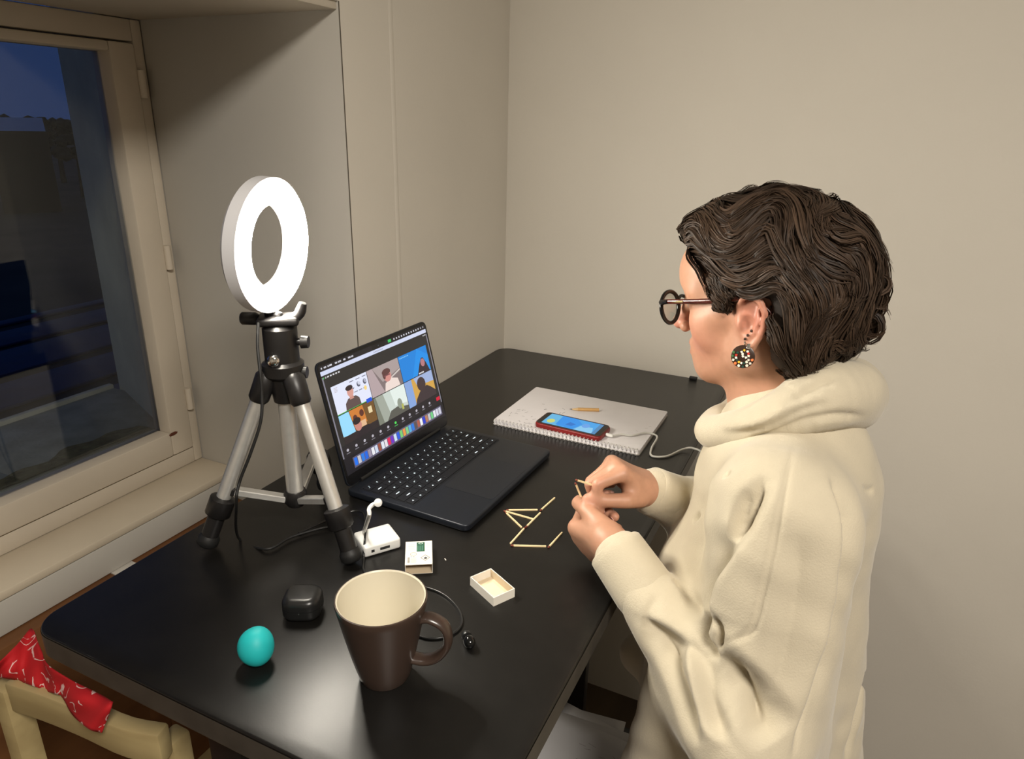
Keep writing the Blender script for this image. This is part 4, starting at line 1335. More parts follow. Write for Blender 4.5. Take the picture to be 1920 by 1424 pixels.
# skull and face
body.ell(hd(-0.008, 0, 0.032), (0.089, 0.073, 0.083), HM3)
body.ell(hd(0.053, 0, 0.036), (0.055, 0.061, 0.052), HM3, k=0.03)
body.ell(hd(0.034, 0, -0.022), (0.052, 0.057, 0.054), HM3, k=0.03)
for s in (1, -1):
    body.cone(hd(0.002, s * 0.050, -0.056), hd(0.060, s * 0.014, -0.0815), 0.017, 0.0155, k=0.028)
    body.cone(hd(-0.004, s * 0.060, -0.012), hd(0.002, s * 0.052, -0.056), 0.014, 0.015, k=0.025)
    body.ball(hd(0.053, s * 0.036, -0.031), 0.0225, k=0.024)           # cheek
    body.cone(hd(0.030, s * 0.057, -0.006), hd(0.060, s * 0.045, -0.016), 0.010, 0.010, k=0.02)   # cheek bone
body.ball(hd(0.0735, 0, -0.0860), 0.0145, k=0.024)                      # chin
body.ell(hd(0.034, 0, -0.077), (0.034, 0.032, 0.018), HM3, k=0.03)     # soft under-chin
body.ell(hd(0.069, 0, -0.055), (0.026, 0.028, 0.026), HM3, k=0.022)    # mouth area
for s in (1, -1):
    body.cone(hd(0.090, s * 0.010, 0.017), hd(0.069, s * 0.045, 0.015), 0.0085, 0.008, k=0.018)  # brow
    body.ball(hd(0.098, s * 0.031, 0.000), 0.0150, k=0.014, op='-')    # eye socket
    body.ell(hd(0.0725, s * 0.031, 0.000), (0.0135, 0.0155, 0.0125), HM3, k=0.004)   # lids
body.cone(hd(0.092, 0, 0.010), hd(0.1120, 0, -0.026), 0.0072, 0.0085, k=0.012)      # nose
body.ball(hd(0.1135, 0, -0.0295), 0.0094, k=0.006)
for s in (1, -1):
    body.ball(hd(0.1010, s * 0.0105, -0.0335), 0.0074, k=0.006)
    body.ell(hd(0.1055, s * 0.0062, -0.0398), (0.0050, 0.0026, 0.0034), HM3, k=0.003, op='-')
# lips, slightly parted in a smile
LIPU = (np.array([0.0950, 0.0, -0.0550]), np.array([0.0690, 0.0265, -0.0500]), 0.0050, 0.0028)
LIPD = (np.array([0.0930, 0.0, -0.0665]), np.array([0.0680, 0.0245, -0.0540]), 0.0056, 0.0028)
for s in (1, -1):
    for a_, b_, r0_, r1_ in (LIPU, LIPD):
        body.cone(hd(*a_), hd(b_[0], s * b_[1], b_[2]), r0_, r1_, k=0.005)
body.cone(hd(0.1000, 0.012, -0.0607), hd(0.1000, -0.012, -0.0607), 0.0018, 0.0018, k=0.003, op='-')
# ears
ear_pts = [(0.010, 0.0705, 0.004), (0.009, 0.0755, 0.015), (0.0015, 0.0800, 0.0245), (-0.009, 0.0835, 0.0275), (-0.0195, 0.0850, 0.0225), (-0.0245, 0.0845, 0.010), (-0.0235, 0.0820, -0.005), (-0.017, 0.0785, -0.019), (-0.0085, 0.0750, -0.029)]
ear_r = [0.0022, 0.0030, 0.0034, 0.0036, 0.0038, 0.0038, 0.0035, 0.0033, 0.0040]
for s in (1, -1):
    E_ = [hd(x - 0.003, s * y, z - 0.010) for x, y, z in ear_pts]
    body.ell(hd(-0.0100, s * 0.0735, -0.0110), (0.0175, 0.0048, 0.0260), HM3, k=0.006)
    body.ell(hd(-0.0060, s * 0.0785, -0.0160), (0.0082, 0.0062, 0.0110), HM3, k=0.004, op='-')   # concha
    body.ell(hd(-0.0110, s * 0.0800, 0.0035), (0.0085, 0.0042, 0.0065), HM3, k=0.003, op='-')
    body.chain(E_, ear_r, k=0.0035)
    body.chain([hd(-0.0195, s * 0.0800, 0.0040), hd(-0.0195, s * 0.0800, -0.0100), hd(-0.0140, s * 0.0775, -0.0230), hd(-0.0060, s * 0.0760, -0.0285)], [0.0022, 0.0030, 0.0030, 0.0026], k=0.004)
    body.ell(hd(0.0035, s * 0.0745, -0.0155), (0.0035, 0.0040, 0.0060), HM3, k=0.004)          # tragus
    body.ell(hd(-0.0065, s * 0.0735, -0.0395), (0.0078, 0.0042, 0.0085), HM3, k=0.005)         # lobe
# neck and trunk
NB = at(1478, 800, 0.872)
body.cone(hd(-0.026, 0, -0.045), NB, 0.0500, 0.053, k=0.03)
body.cone(hd(0.008, 0, -0.052), NB + np.array([-0.025, 0, 0]), 0.034, 0.036, k=0.03)
SHL, SHR = rel(-0.018, 0.722, 0.175), rel(-0.02, 1.040, 0.165)
ELL, WRL = rel(-0.012, 0.645, -0.065), at(1150, 1024, 0.885)
ELR, WRR = rel(0.000, 1.060, -0.075), at(1214, 918, 0.985)
body.cone(NB, rel(-0.02, 0.87, 0.12), 0.055, 0.080, k=0.05)
body.cone(SHL + np.array([0, 0.03, -0.015]), SHR + np.array([0, -0.03, -0.015]), 0.045, 0.045, k=0.06)
body.cone(rel(-0.02, 0.87, 0.08), rel(0.0, 0.87, -0.22), 0.085, 0.085, k=0.06)
body.cone(rel(0.01, 0.82, -0.25), rel(0.01, 0.92, -0.25), 0.10, 0.10, k=0.06)
for sh, el, wr in ((SHL, ELL + np.array([-0.004, 0.032, 0.0]), WRL), (SHR, ELR, WRR)):
    body.cone(sh, el, 0.034, 0.026, k=0.03)
    body.cone(el, wr, 0.026, 0.0225, k=0.02)

HSZ = 0.92
# hands: D towards the fingers, T towards the thumb, N out of the back of the hand
def hand(wr, D, T, mirror_n, fingers, thumb, flare=1.0):
    D = unit(D); T = unit(np.array(T) - D * (np.array(T) @ D)); N = np.cross(D, T) * mirror_n
    P = lambda a, b, c: wr + (D * a + T * b + N * c) * HSZ
    # wrist and palm
    body.ell(P(0.010, 0, 0), (0.028, 0.026, 0.0185), np.stack([D, T, N], 1), k=0.015)
    kn = [(0.074, 0.026), (0.078, 0.0085), (0.074, -0.0085), (0.066, -0.024)]
    for (a, b), r in zip(kn, (0.0112, 0.0115, 0.0110, 0.0100)):
        body.cone(P(0.012, b * 0.55, 0.0), P(a, b, 0.002), 0.0145, r, k=0.012)
    body.cone(P(0.014, 0.014, -0.010), P(0.042, 0.027, -0.014), 0.0150, 0.0125, k=0.012)     # thumb mound
    body.cone(P(0.014, -0.014, -0.008), P(0.046, -0.019, -0.010), 0.0125, 0.0110, k=0.012)
    tips = []
    for i, (a, b) in enumerate(kn):
        seg = ((0.041, 0.025, 0.021), (0.045, 0.028, 0.022), (0.042, 0.026, 0.022), (0.033, 0.020, 0.019))[i]
        rr = ((0.0092, 0.0082, 0.0074, 0.0064), (0.0094, 0.0083, 0.0075, 0.0065), (0.0090, 0.0079, 0.0071, 0.0062), (0.0080, 0.0070, 0.0063, 0.0055))[i]
        c1, c2, c3, sp = fingers[i]
        p = P(a, b, 0.002)
        ang = 0.0
        pts = [p]
        for L_, c_ in zip(seg, (c1, c2, c3)):
            ang += math.radians(c_)
            dirv = D * math.cos(ang) - N * math.sin(ang) + T * sp
            p = p + unit(dirv) * L_ * HSZ
            pts.append(p)
        body.chain(pts, rr, k=0.0045)
        tips.append(pts)
    tp = [P(*q) for q in thumb]
    body.chain(tp, (0.0125, 0.0105, 0.0093, 0.0075), k=0.006)
    return D, T, N, tips, tp
# left hand (near the camera): back of the hand to the camera, thumb up
DLh = at(1092, 1014, 0.955) - WRL
hl = hand(WRL, DLh, (0.05, -0.42, 0.9), -1, [(58, 66, 30, 0.16), (76, 82, 40, 0.04), (80, 86, 45, -0.02), (84, 86, 45, -0.05)],
          [(0.026, 0.026, -0.012), (0.050, 0.046, -0.016), (0.080, 0.050, -0.024), (0.098, 0.046, -0.036)])
# right hand: palm and thumb towards the camera
DRh = at(1156, 880, 0.958) - WRR
hr = hand(WRR, DRh, (0.12, -0.82, 0.38), 1, [(50, 70, 30, 0.06), (66, 80, 40, 0.0), (74, 84, 45, -0.04), (80, 84, 45, -0.08)],
          [(0.024, 0.027, -0.016), (0.050, 0.040, -0.026), (0.078, 0.034, -0.044), (0.097, 0.026, -0.056)])
Q = 1.0                                            # grid coarseness
bv, bf = body.surf(rel(-0.36, 0.50, -0.40), rel(0.22, 1.20, 0.56), 0.0024 * Q)
me, bv = soft_mesh('body', bv, bf, 1)
# skin tint from anatomy: lips, cheeks, nose, ears, knuckles
def near(c, r, p=2.0):
    return np.clip(1 - np.linalg.norm(bv - c, axis=1) / r, 0, 1) ** (1 / p)
base_c = np.array([0.44, 0.232, 0.148])
C_ = np.tile(base_c, (len(bv), 1))
def tint(w, c):
    global C_
    C_ = C_ * (1 - w[:, None]) + np.array(c) * w[:, None]
hb = to_head(bv)
tint(0.55 * np.exp(-((hb[:, 0] - 0.062) ** 2 + (np.abs(hb[:, 1]) - 0.036) ** 2 + (hb[:, 2] + 0.036) ** 2) / 0.028 ** 2), (0.55, 0.20, 0.150))
tint(0.6 * np.exp(-((hb[:, 0] - 0.112) ** 2 + hb[:, 1] ** 2 + (hb[:, 2] + 0.030) ** 2) / 0.014 ** 2), (0.60, 0.21, 0.17))
tint(0.55 * np.exp(-((hb[:, 0] + 0.015) ** 2 + (np.abs(hb[:, 1]) - 0.082) ** 2 * 3 + (hb[:, 2] + 0.006) ** 2) / 0.028 ** 2), (0.50, 0.145, 0.105))
lipd = np.minimum(Soft.one('c', LIPU, np.stack([hb[:, 0], np.abs(hb[:, 1]), hb[:, 2]], 1)),
                  Soft.one('c', LIPD, np.stack([hb[:, 0], np.abs(hb[:, 1]), hb[:, 2]], 1)))
tint(0.9 * np.clip(1 - lipd / 0.0016, 0, 1) * (hb[:, 0] > 0.068), (0.36, 0.09, 0.085))
for h_ in (hl, hr):
    for t_ in h_[3]:
        for q_ in t_[1:]:
            tint(0.35 * np.exp(-np.sum((bv - q_) ** 2, 1) / 0.009 ** 2), (0.58, 0.23, 0.17))
    tint(0.4 * np.exp(-np.sum((bv - h_[4][-1]) ** 2, 1) / 0.010 ** 2), (0.58, 0.23, 0.17))
vcol(me, C_)
mat('skin', base_c, 0.48, attr='Col', noise=(130, 0.05), bump=(900, 0.08, 0.0006), sss=0.12)
link('body', me, 'skin', person)

# nails
mat('nail', (0.62, 0.36, 0.30), 0.3)
for h_, mn in ((hl, -1), (hr, 1)):
    for pts in h_[3] + [h_[4]]:
        d_ = unit(pts[-1] - pts[-2])
        out = h_[2] - d_ * (h_[2] @ d_)
        if np.linalg.norm(out) < 0.2: continue
        out = unit(out)
        if pts is h_[4]:
            out = unit(h_[1] - d_ * (h_[1] @ d_))
        sd_ = np.cross(d_, out)
        rr = 0.0058
        bm = bmesh.new()
        bmesh.ops.create_uvsphere(bm, u_segments=12, v_segments=8, radius=1)
        bmesh.ops.transform(bm, matrix=basis(pts[-1] + out * (rr - 0.0012), d_ * 0.0056, sd_ * 0.0042, out * 0.0012), verts=bm.verts)
        link('nail', bm_mesh('nail', bm, True), 'nail', person)
# eyes and brows
mat('eye_white', (0.75, 0.72, 0.68), 0.15)
mat('iris', (0.05, 0.03, 0.015), 0.1)
mat('brow_hair', (0.022, 0.013, 0.009), 0.6)
for s in (1, -1):
    bm = bmesh.new()
    bmesh.ops.create_uvsphere(bm, u_segments=20, v_segments=14, radius=1)
    bmesh.ops.transform(bm, matrix=basis(hd(0.0760, s * 0.031, -0.0012), HF * 0.0113, HL * 0.0118, HU * 0.0085), verts=bm.verts)
    ey_ = link('eye', bm_mesh('eye', bm, True), 'eye_white', person)
    bm = bmesh.new()
    bmesh.ops.create_uvsphere(bm, u_segments=16, v_segments=10, radius=1)
    bmesh.ops.transform(bm, matrix=basis(hd(0.0832, s * 0.0305, -0.0022), HF * 0.0045, HL * 0.0052, HU * 0.0052), verts=bm.verts)
    link('iris', bm_mesh('iris', bm, True), 'iris', ey_)
    parts = []
    rnb = random.Random(5)
    for i in range(46):
        t = i / 45
        p = np.array([0.0985 - 0.021 * t ** 1.5, s * (0.013 + 0.036 * t), 0.0165 + 0.006 * math.sin(t * 2.6) - 0.003 * t])
        q = p + np.array([-0.002, s * (0.004 + 0.002 * rnb.random()), 0.002 * rnb.uniform(-0.6, 1)])
        parts.append(tube_data([hd(*p), hd(*(p + (q - p) * 0.5 + np.array([0.0006, 0, 0]))), hd(*q)], [0.0006, 0.0006, 0.0002], 4))
    link('eyebrow', mesh_from('eyebrow', *join_data(parts), True), 'brow_hair', person)

# ------------------------------------------------------------------ jumper
sw = Soft()
sw.cone(rel(-0.022, 0.87, 0.13), rel(0.030, 0.87, -0.52), 0.104, 0.145, k=0.06)
sw.cone(NB + np.array([0, 0, 0.02]), rel(-0.015, 0.87, 0.12), 0.070, 0.095, k=0.05)
sw.cone(SHL + np.array([0.0, 0.02, -0.005]), SHR + np.array([0, -0.02, -0.005]), 0.062, 0.062, k=0.06)
sw.ball(rel(-0.070, 0.800, 0.012), 0.074, k=0.06)
sw.ball(rel(-0.070, 0.935, 0.012), 0.070, k=0.06)
sw.cone(rel(-0.070, 0.85, -0.05), rel(-0.06, 0.87, -0.50), 0.095, 0.115, k=0.06)
# left upper arm, batwing drape under it
sw.cone(SHL, ELL, 0.058, 0.058, k=0.05)
sw.cone(SHL + np.array([0.015, 0.01, -0.04]), rel(0.030, 0.690, -0.52), 0.060, 0.085, k=0.06)
sw.cone(rel(-0.092, 0.700, -0.075), rel(-0.132, 0.705, -0.52), 0.042, 0.062, k=0.06)
FD = unit(ELL - WRL)
sw.cone(WRL + FD * 0.09, ELL, 0.0385, 0.055, k=0.03)
sw.cone(WRL + FD * 0.02, WRL + FD * 0.12, 0.0350, 0.0385, k=0.01)
# right arm
sw.cone(SHR, ELR, 0.060, 0.062, k=0.05)
FDR = unit(ELR - WRR)
sw.cone(WRR + FDR * 0.012, WRR + FDR * 0.11, 0.0340, 0.0400, k=0.01)
sw.cone(WRR + FDR * 0.10, ELR, 0.0400, 0.056, k=0.04)
sw.cone(ELR, at(1196, 1225, 1.12), 0.055, 0.030, k=0.05)

def hit(S, px_, py_, d0=0.4, d1=1.4):
    r = ray(px_, py_)
    n_ = np.linalg.norm(r)
    t = d0
    for i in range(90):
        d = S.ev((CAM + r * t)[None])[0]
        t += max(d, 0.0004) / n_ * 0.8
        if d < 0.0006 or t > d1: break
    return CAM + r * t, t
def groove(S, base_S, pts, r, k, lift=0.45, op='-', n=14):
    P2 = spline([(x, y, 0) for x, y in pts], n)
    W = []
    for x, y, _ in P2:
        p, t = hit(base_S, x, y)
        if t < 1.38:
            W.append(p - ray(x, y) / np.linalg.norm(ray(x, y)) * r * lift)
    nW = len(W)
    if nW > 2:
        S.chain(W, [r * min(1.0, 0.35 + 2.6 * min(i, nW - 1 - i) / nW) for i in range(nW)], k, op)
import copy
sw0 = Soft(); sw0.p = list(sw.p)
CAMR = RM @ np.array([1.0, 0, 0]); CAMD = RM @ np.array([0, -1.0, 0])
FOLDS = []
def fold(S, pts, kind, *par, n=16):
    """a crease followed over the cloth: 'v' = valley (depth, width), 's' = step (raise, width, sink, width; sink lies to the right or below)"""
    P2 = spline([(x, y, 0) for x, y in pts], n)
    W = np.array([hit(S, x, y)[0] for x, y, _ in P2])
    T_ = np.gradient(W, axis=0); T_ /= np.linalg.norm(T_, axis=1)[:, None] + 1e-9
    Vw = unit(W.mean(0) - CAM)
    Nn = np.cross(T_, Vw); Nn /= np.linalg.norm(Nn, axis=1)[:, None] + 1e-9
    m = Nn.mean(0)
    ref = CAMR if abs(m @ CAMR) > abs(m @ CAMD) else CAMD
    if m @ ref < 0: Nn = -Nn
    tp = np.clip(np.minimum(np.linspace(0, 1, n), np.linspace(1, 0, n)) * 4.0 + 0.05, 0, 1)
    FOLDS.append((W, Nn, tp, kind, par, W.mean(0), np.linalg.norm(W - W.mean(0), axis=1).max() + 0.09))
def folded(XA):
    out = wrinkle(XA)
    for W, Nn, tp, kind, par, wc, wr in FOLDS:
        idx = np.nonzero(np.linalg.norm(XA - wc, axis=1) < wr)[0]
        X = XA[idx]
        if not len(X): continue
        best = np.full(len(X), 9.0); sg = np.zeros(len(X)); ta = np.zeros(len(X))
        for i in range(len(W) - 1):
            ab = W[i + 1] - W[i]
            t = np.clip(((X - W[i]) @ ab) / (ab @ ab + 1e-12), 0, 1)
            q = X - W[i] - t[:, None] * ab
            d = np.linalg.norm(q, axis=1)
            m = d < best
            best = np.where(m, d, best)
            sg = np.where(m, q @ (Nn[i] + Nn[i + 1]) * 0.5, sg)
            ta = np.where(m, tp[i] * (1 - t) + tp[i + 1] * t, ta)
        if kind == 'v':
            dep, w = par
            out[idx] += ta * dep * np.clip(1 - best / w, 0, 1) ** 1.6
        else:
            h1, w1, h2, w2 = par
            k = 1 / (1 + np.exp(-sg / 0.0022))
            off_ = np.sqrt(np.maximum(best ** 2 - sg ** 2, 0))
            fade = np.exp(-(off_ / 0.03) ** 2)
            out[idx] += ta * fade * (k * h2 * np.exp(-np.abs(sg) / w2) - (1 - k) * h1 * np.exp(-np.abs(sg) / w1))
    return out
def wrinkle(X):
    return 0.0012 * np.sin(X[:, 0] * 47 + 9 * np.sin(X[:, 2] * 11)) * np.sin(X[:, 2] * 31 + 7 * np.sin(X[:, 1] * 17)) + 0.0006 * np.sin(X[:, 2] * 95 + 30 * X[:, 0]) * np.sin(X[:, 1] * 70)
def vnormals(V, F):
    n = np.cross(V[F[:, 2]] - V[F[:, 0]], V[F[:, 3]] - V[F[:, 1]])
    N = np.zeros_like(V)
    for k_ in range(4): np.add.at(N, F[:, k_], n)
    return N / (np.linalg.norm(N, axis=1)[:, None] + 1e-12)
def smooth_field(a, F, it=2):
    for _ in range(it):
        acc = np.zeros_like(a); cnt = np.zeros(len(a))
        for k_ in range(4):
            b_ = F[:, (k_ + 1) % 4]
            np.add.at(acc, F[:, k_], a[b_]); np.add.at(cnt, F[:, k_], 1)
            np.add.at(acc, b_, a[F[:, k_]]); np.add.at(cnt, b_, 1)
        a = acc / np.maximum(cnt, 1).reshape(-1, *([1] * (a.ndim - 1)))
    return a
def crumple(V, F):
    N = smooth_field(vnormals(V, F), F, 4)
    N /= np.linalg.norm(N, axis=1)[:, None] + 1e-12
    return V - N * folded(V)[:, None]
fold(sw0, [(1556, 890), (1575, 941), (1582, 989), (1577, 1066), (1565, 1138), (1541, 1234), (1517, 1315), (1486, 1418)], 's', 0.0096, 0.0350, 0.0192, 0.0140, n=22)
fold(sw0, [(1560, 900), (1577, 941), (1584, 989), (1579, 1066), (1567, 1138), (1543, 1234), (1519, 1315), (1488, 1418)], 'v', 0.020, 0.009, n=22)
fold(sw0, [(1435, 890), (1412, 941), (1393, 980), (1374, 1022)], 'v', 0.0210, 0.0160)
fold(sw0, [(1402, 915), (1383, 960), (1369, 1018)], 'v', 0.0120, 0.0110)
fold(sw0, [(1392, 1012), (1352, 1071), (1334, 1118), (1328, 1155)], 's', -0.0224, 0.0200, -0.0112, 0.0300)
fold(sw0, [(1489, 832), (1467, 941), (1446, 1047), (1431, 1114), (1417, 1168), (1398, 1192), (1340, 1212)], 'v', 0.0053, 0.0045, n=26)
fold(sw0, [(1333, 1148), (1316, 1181), (1320, 1210), (1333, 1242)], 'v', 0.0195, 0.0130)
fold(sw0, [(1340, 1158), (1348, 1188), (1334, 1222)], 'v', 0.0150, 0.0090)
fold(sw0, [(1333, 1226), (1374, 1277), (1407, 1315), (1436, 1353), (1458, 1388)], 'v', 0.0390, 0.0340)
fold(sw0, [(1290, 1206), (1307, 1248), (1316, 1305), (1331, 1358), (1362, 1395)], 's', 0.0128, 0.0200, 0.0224, 0.0140)
fold(sw0, [(1206, 1160), (1250, 1183), (1296, 1212)], 's', 0.0064, 0.0200, 0.0224, 0.0200)
fold(sw0, [(1232, 1112), (1214, 1148), (1207, 1185)], 's', 0.0000, 0.0100, 0.0064, 0.0060)
fold(sw0, [(1230, 1180), (1257, 1243), (1284, 1315), (1311, 1400)], 'v', 0.0210, 0.0240)
fold(sw0, [(1636, 1200), (1623, 1277), (1604, 1363), (1586, 1430)], 'v', 0.0120, 0.0140)
fold(sw0, [(1500, 1000), (1498, 1100), (1470, 1250), (1440, 1330)], 'v', 0.0075, 0.0300)
fold(sw0, [(1640, 918), (1630, 921), (1618, 916)], 'v', 0.0060, 0.0060)
fold(sw0, [(1358, 895), (1363, 889), (1368, 888)], 'v', 0.0060, 0.0060)
fold(sw0, [(1302, 978), (1308, 968), (1311, 962)], 'v', 0.0075, 0.0070)
fold(sw0, [(1265, 1085), (1290, 1110), (1318, 1150)], 'v', 0.0120, 0.0120)
sv, sf = sw.surf(rel(-0.34, 0.50, -0.56), rel(0.26, 1.24, 0.33), 0.0030 * Q)
keep = sv[sf].mean(1)[:, 2] > TZ - 0.455                     # open hem
sf = sf[keep]
sv = crumple(sv, sf)
me, sv = soft_mesh('jumper', sv, sf, 1)
mat('cream_wool', (0.50, 0.44, 0.325), 0.9, noise=(26, 0.05), bump=(520, 0.35, 0.0012), sheen=0.25)
jumper = link('jumper', me, 'cream_wool', person, 'cream knitted batwing jumper')

# roll neck
rn_ = Soft()
cring = [(1334, 806, 0.900, 0.0215), (1386, 806, 0.838, 0.0225), (1455, 784, 0.792, 0.026), (1545, 744, 0.798, 0.040), (1592, 740, 0.865, 0.044), (1550, 705, 0.945, 0.036), (1474, 726, 0.970, 0.028), (1392, 766, 0.955, 0.022)]
CP = [at(x, y, d) for x, y, d, r in cring]; CR_ = [q[3] for q in cring]
CS = spline([np.append(CP[i % len(CP)], CR_[i % len(CP)])[:3] for i in range(-1, len(CP) + 2)], 60)
CRS = np.interp(np.linspace(-1, len(CP) + 1, 60), np.arange(-1, len(CP) + 2), [CR_[i % len(CP)] for i in range(-1, len(CP) + 2)])
rn_.chain(CS, list(CRS))
rn0 = Soft(); rn0.p = list(rn_.p)
SWF = list(FOLDS); FOLDS.clear()
fold(rn0, [(1350, 808), (1400, 806), (1450, 790), (1500, 765), (1560, 748)], 's', 0.0080, 0.0120, 0.0112, 0.0100)
fold(rn0, [(1385, 830), (1440, 815), (1500, 788), (1545, 775)], 's', 0.0048, 0.0100, 0.0096, 0.0100)
fold(rn0, [(1470, 765), (1530, 725), (1575, 705)], 'v', 0.0060, 0.0120)
fold(rn0, [(1520, 790), (1570, 780), (1625, 782)], 'v', 0.0060, 0.0100)
rv, rfc = rn_.surf(at(1440, 760, 0.87) - 0.22, at(1440, 760, 0.87) + 0.22, 0.0026 * Q)
rv = crumple(rv, rfc)
me, rv = soft_mesh('roll_neck', rv, rfc, 1)
link('roll_neck', me, 'cream_wool', jumper)
# cuffs
for wr_, fd_, r0, r1 in ((WRL, FD, 0.0352, 0.0372), (WRR, FDR, 0.0338, 0.0362)):
    Mc = align_z(wr_ + fd_ * 0.004, wr_ + fd_ * 0.1)
    link('cuff', lathe_mesh('cuff', [(r0 - 0.0035, 0.012), (r0 - 0.003, 0.001), (r0 - 0.0012, -0.001), (r0 + 0.0006, 0.001), (r0 + 0.0012, 0.010), (r1 + 0.0008, 0.060), (r1 - 0.0006, 0.072), (r1 - 0.004, 0.072)], 48, Mc, 60, True), 'cream_wool', jumper)

# trousers and shoes below the frame
mat('dark_trousers', (0.030, 0.028, 0.030), 0.9, noise=(40, 0.1))
tr_ = Soft()
tr_.cone(rel(0.01, 0.82, -0.30), rel(0.01, 0.92, -0.30), 0.115, 0.115)
for y_ in (0.785, 0.955):
    tr_.cone(rel(0.01, y_ * 0.9 + 0.087, -0.36), (0.02, y_, 0.50), 0.090, 0.062, k=0.04)
    tr_.cone((0.02, y_, 0.50), (0.05, y_, 0.09), 0.062, 0.048, k=0.03)
tv, tf = tr_.surf((-0.15, 0.60, 0.03), (0.25, 1.15, TZ - 0.16), 0.007 * Q)
me, tv = soft_mesh('trousers', tv, tf, 1)
link('trousers', me, 'dark_trousers', person)
for y_ in (0.785, 0.955):
    sh = Soft()
    sh.cone((0.08, y_, 0.040), (0.01, y_, 0.038), 0.036, 0.038, k=0.02)
    sh.cone((0.01, y_, 0.036), (-0.12, y_, 0.030), 0.036, 0.030, k=0.02)
    sh.cone((0.065, y_, 0.05), (0.055, y_, 0.085), 0.036, 0.034, k=0.02)
    sv2, sf2 = sh.surf((-0.16, y_ - 0.07, -0.02), (0.18, y_ + 0.07, 0.14), 0.006)
    sv2[:, 2] = np.maximum(sv2[:, 2], 0.001)
    me, _ = soft_mesh('shoe', sv2, sf2, 1)
    link('shoe', me, 'dull_black', person)
# ------------------------------------------------------------------ hair
HID = np.eye(3)
class Hair(Soft):
    def ev(s, X, *a, **k):
        d = Soft.ev(s, X, *a, **k)
        x, y, z = X[:, 0], np.abs(X[:, 1]), X[:, 2]
        f = np.interp(z, [-0.12, -0.068, -0.05, -0.01, 0.000, 0.012, 0.019, 0.045, 0.066, 0.080, 0.092], [-0.030, -0.020, -0.026, -0.030, -0.030, -0.028, 0.034, 0.048, 0.068, 0.090, 0.130])
        g = (x - f) * 0.75
        burn = np.maximum(np.maximum(np.abs(x - 0.026) - 0.010 - 0.2 * (z - 0.004), np.abs(z - 0.016) - 0.016), 0.045 - y)
        return np.maximum(d, np.minimum(g, burn))
hc_ = Hair()
hc_.ell((-0.004, 0, 0.039), (0.097, 0.0825, 0.0895))
hc_.ell((-0.060, 0, 0.018), (0.054, 0.087, 0.070), k=0.03)
hc_.ell((-0.046, 0, -0.030), (0.044, 0.072, 0.042), k=0.03)
for s in (1, -1):
    hc_.ell((-0.044, s * 0.056, -0.028), (0.024, 0.026, 0.044), k=0.02)
    hc_.ell((0.022, s * 0.060, 0.018), (0.020, 0.015, 0.024), k=0.015)
hc_.ell((0.062, 0.0, 0.078), (0.050, 0.062, 0.027), k=0.03)
cv_, cf_ = hc_.surf((-0.18, -0.12, -0.12), (0.14, 0.12, 0.16), 0.004)
cv_, cf_ = np.array(cv_), cf_
def lumps(P):
    return 0.003 * np.sin(P[:, 0] * 60 + 20 * P[:, 2]) * np.sin(P[:, 1] * 55 + 3) + 0.002 * np.sin(P[:, 2] * 120 - 50 * P[:, 0])
def grad(P):
    e = 0.0015
    g = np.stack([hc_.ev(P + np.eye(3)[i] * e) - hc_.ev(P - np.eye(3)[i] * e) for i in range(3)], 1)
    return g / (np.linalg.norm(g, axis=1)[:, None] + 1e-9)
rs = np.random.RandomState(11)
NG, NS = 820, 20
cand = np.nonzero(~((np.abs(cv_[:, 1]) > 0.045) & (cv_[:, 0] > -0.028) & (cv_[:, 2] < 0.020)))[0]
sel_ = rs.choice(cand, NG, replace=False)
P = cv_[sel_].copy()
ph1, ph2 = rs.uniform(0, 6.28, NG), rs.uniform(0, 6.28, NG)
off = rs.uniform(-0.003, 0.007, NG)
LEN = rs.uniform(0.070, 0.140, NG)
LEN = np.where(P[:, 2] < 0, LEN * 0.6, LEN)
tipcurl = rs.uniform(-1, 1, NG)
live = np.full(NG, NS)
path = [P.copy()]
for st in range(NS - 1):
    t = st / (NS - 1)
    x, y, z = P.T
    back = np.clip((0.015 - x) / 0.11, 0, 1)
    V_ = np.stack([-1.0 + 0.70 * back, 0.12 * np.sign(y) * (1 - back), 0.10 * (1 - back) * np.clip((z - 0.05) / 0.05, -1, 1) - 1.0 * back ** 1.3 - 0.25 * (z < 0.03)], 1)
    # coherent waves shared by neighbouring locks, plus a little of each lock's own
    sidev = np.stack([0.45 * np.sin(62 * z + 26 * y + 0.5 * np.sin(ph1)), 0.40 * np.sin(58 * x + 40 * z + 1.0), 0.85 * np.sin(66 * x + 28 * y + 0.5 * np.sin(ph1))], 1)
    V_ = V_ + sidev * (0.75 + 0.8 * t) + 0.30 * np.sin(ph1 + 7 * t)[:, None] * np.stack([0.2 + 0 * x, np.cos(ph2), np.sin(ph2)], 1)
    V_[:, 2] += tipcurl * 1.3 * max(0, t - 0.55) * 2.0
    V_[:, 0] += np.abs(tipcurl) * 0.9 * max(0, t - 0.65) * 2.0 * (x < -0.05)
    n = grad(P)
    V_ -= n * np.sum(V_ * n, 1)[:, None]
    V_ /= np.linalg.norm(V_, axis=1)[:, None] + 1e-9
    P = P + V_ * (LEN / NS)[:, None]
    tgt = off + 0.004 * np.sin(ph2 + 9 * t) * t + 0.012 * np.clip(tipcurl, 0, 1) * max(0, t - 0.6) * 2.5 * np.clip((-0.05 - P[:, 0]) / 0.04, 0, 1)
    P = P - n * (hc_.ev(P) - tgt)[:, None] * 0.8
    inear = (np.abs(P[:, 1]) > 0.045) & (P[:, 0] > -0.024) & (P[:, 0] < 0.045) & (P[:, 2] < 0.0195)
    live = np.where(inear & (live == NS), st + 1, live)
    path.append(P.copy())
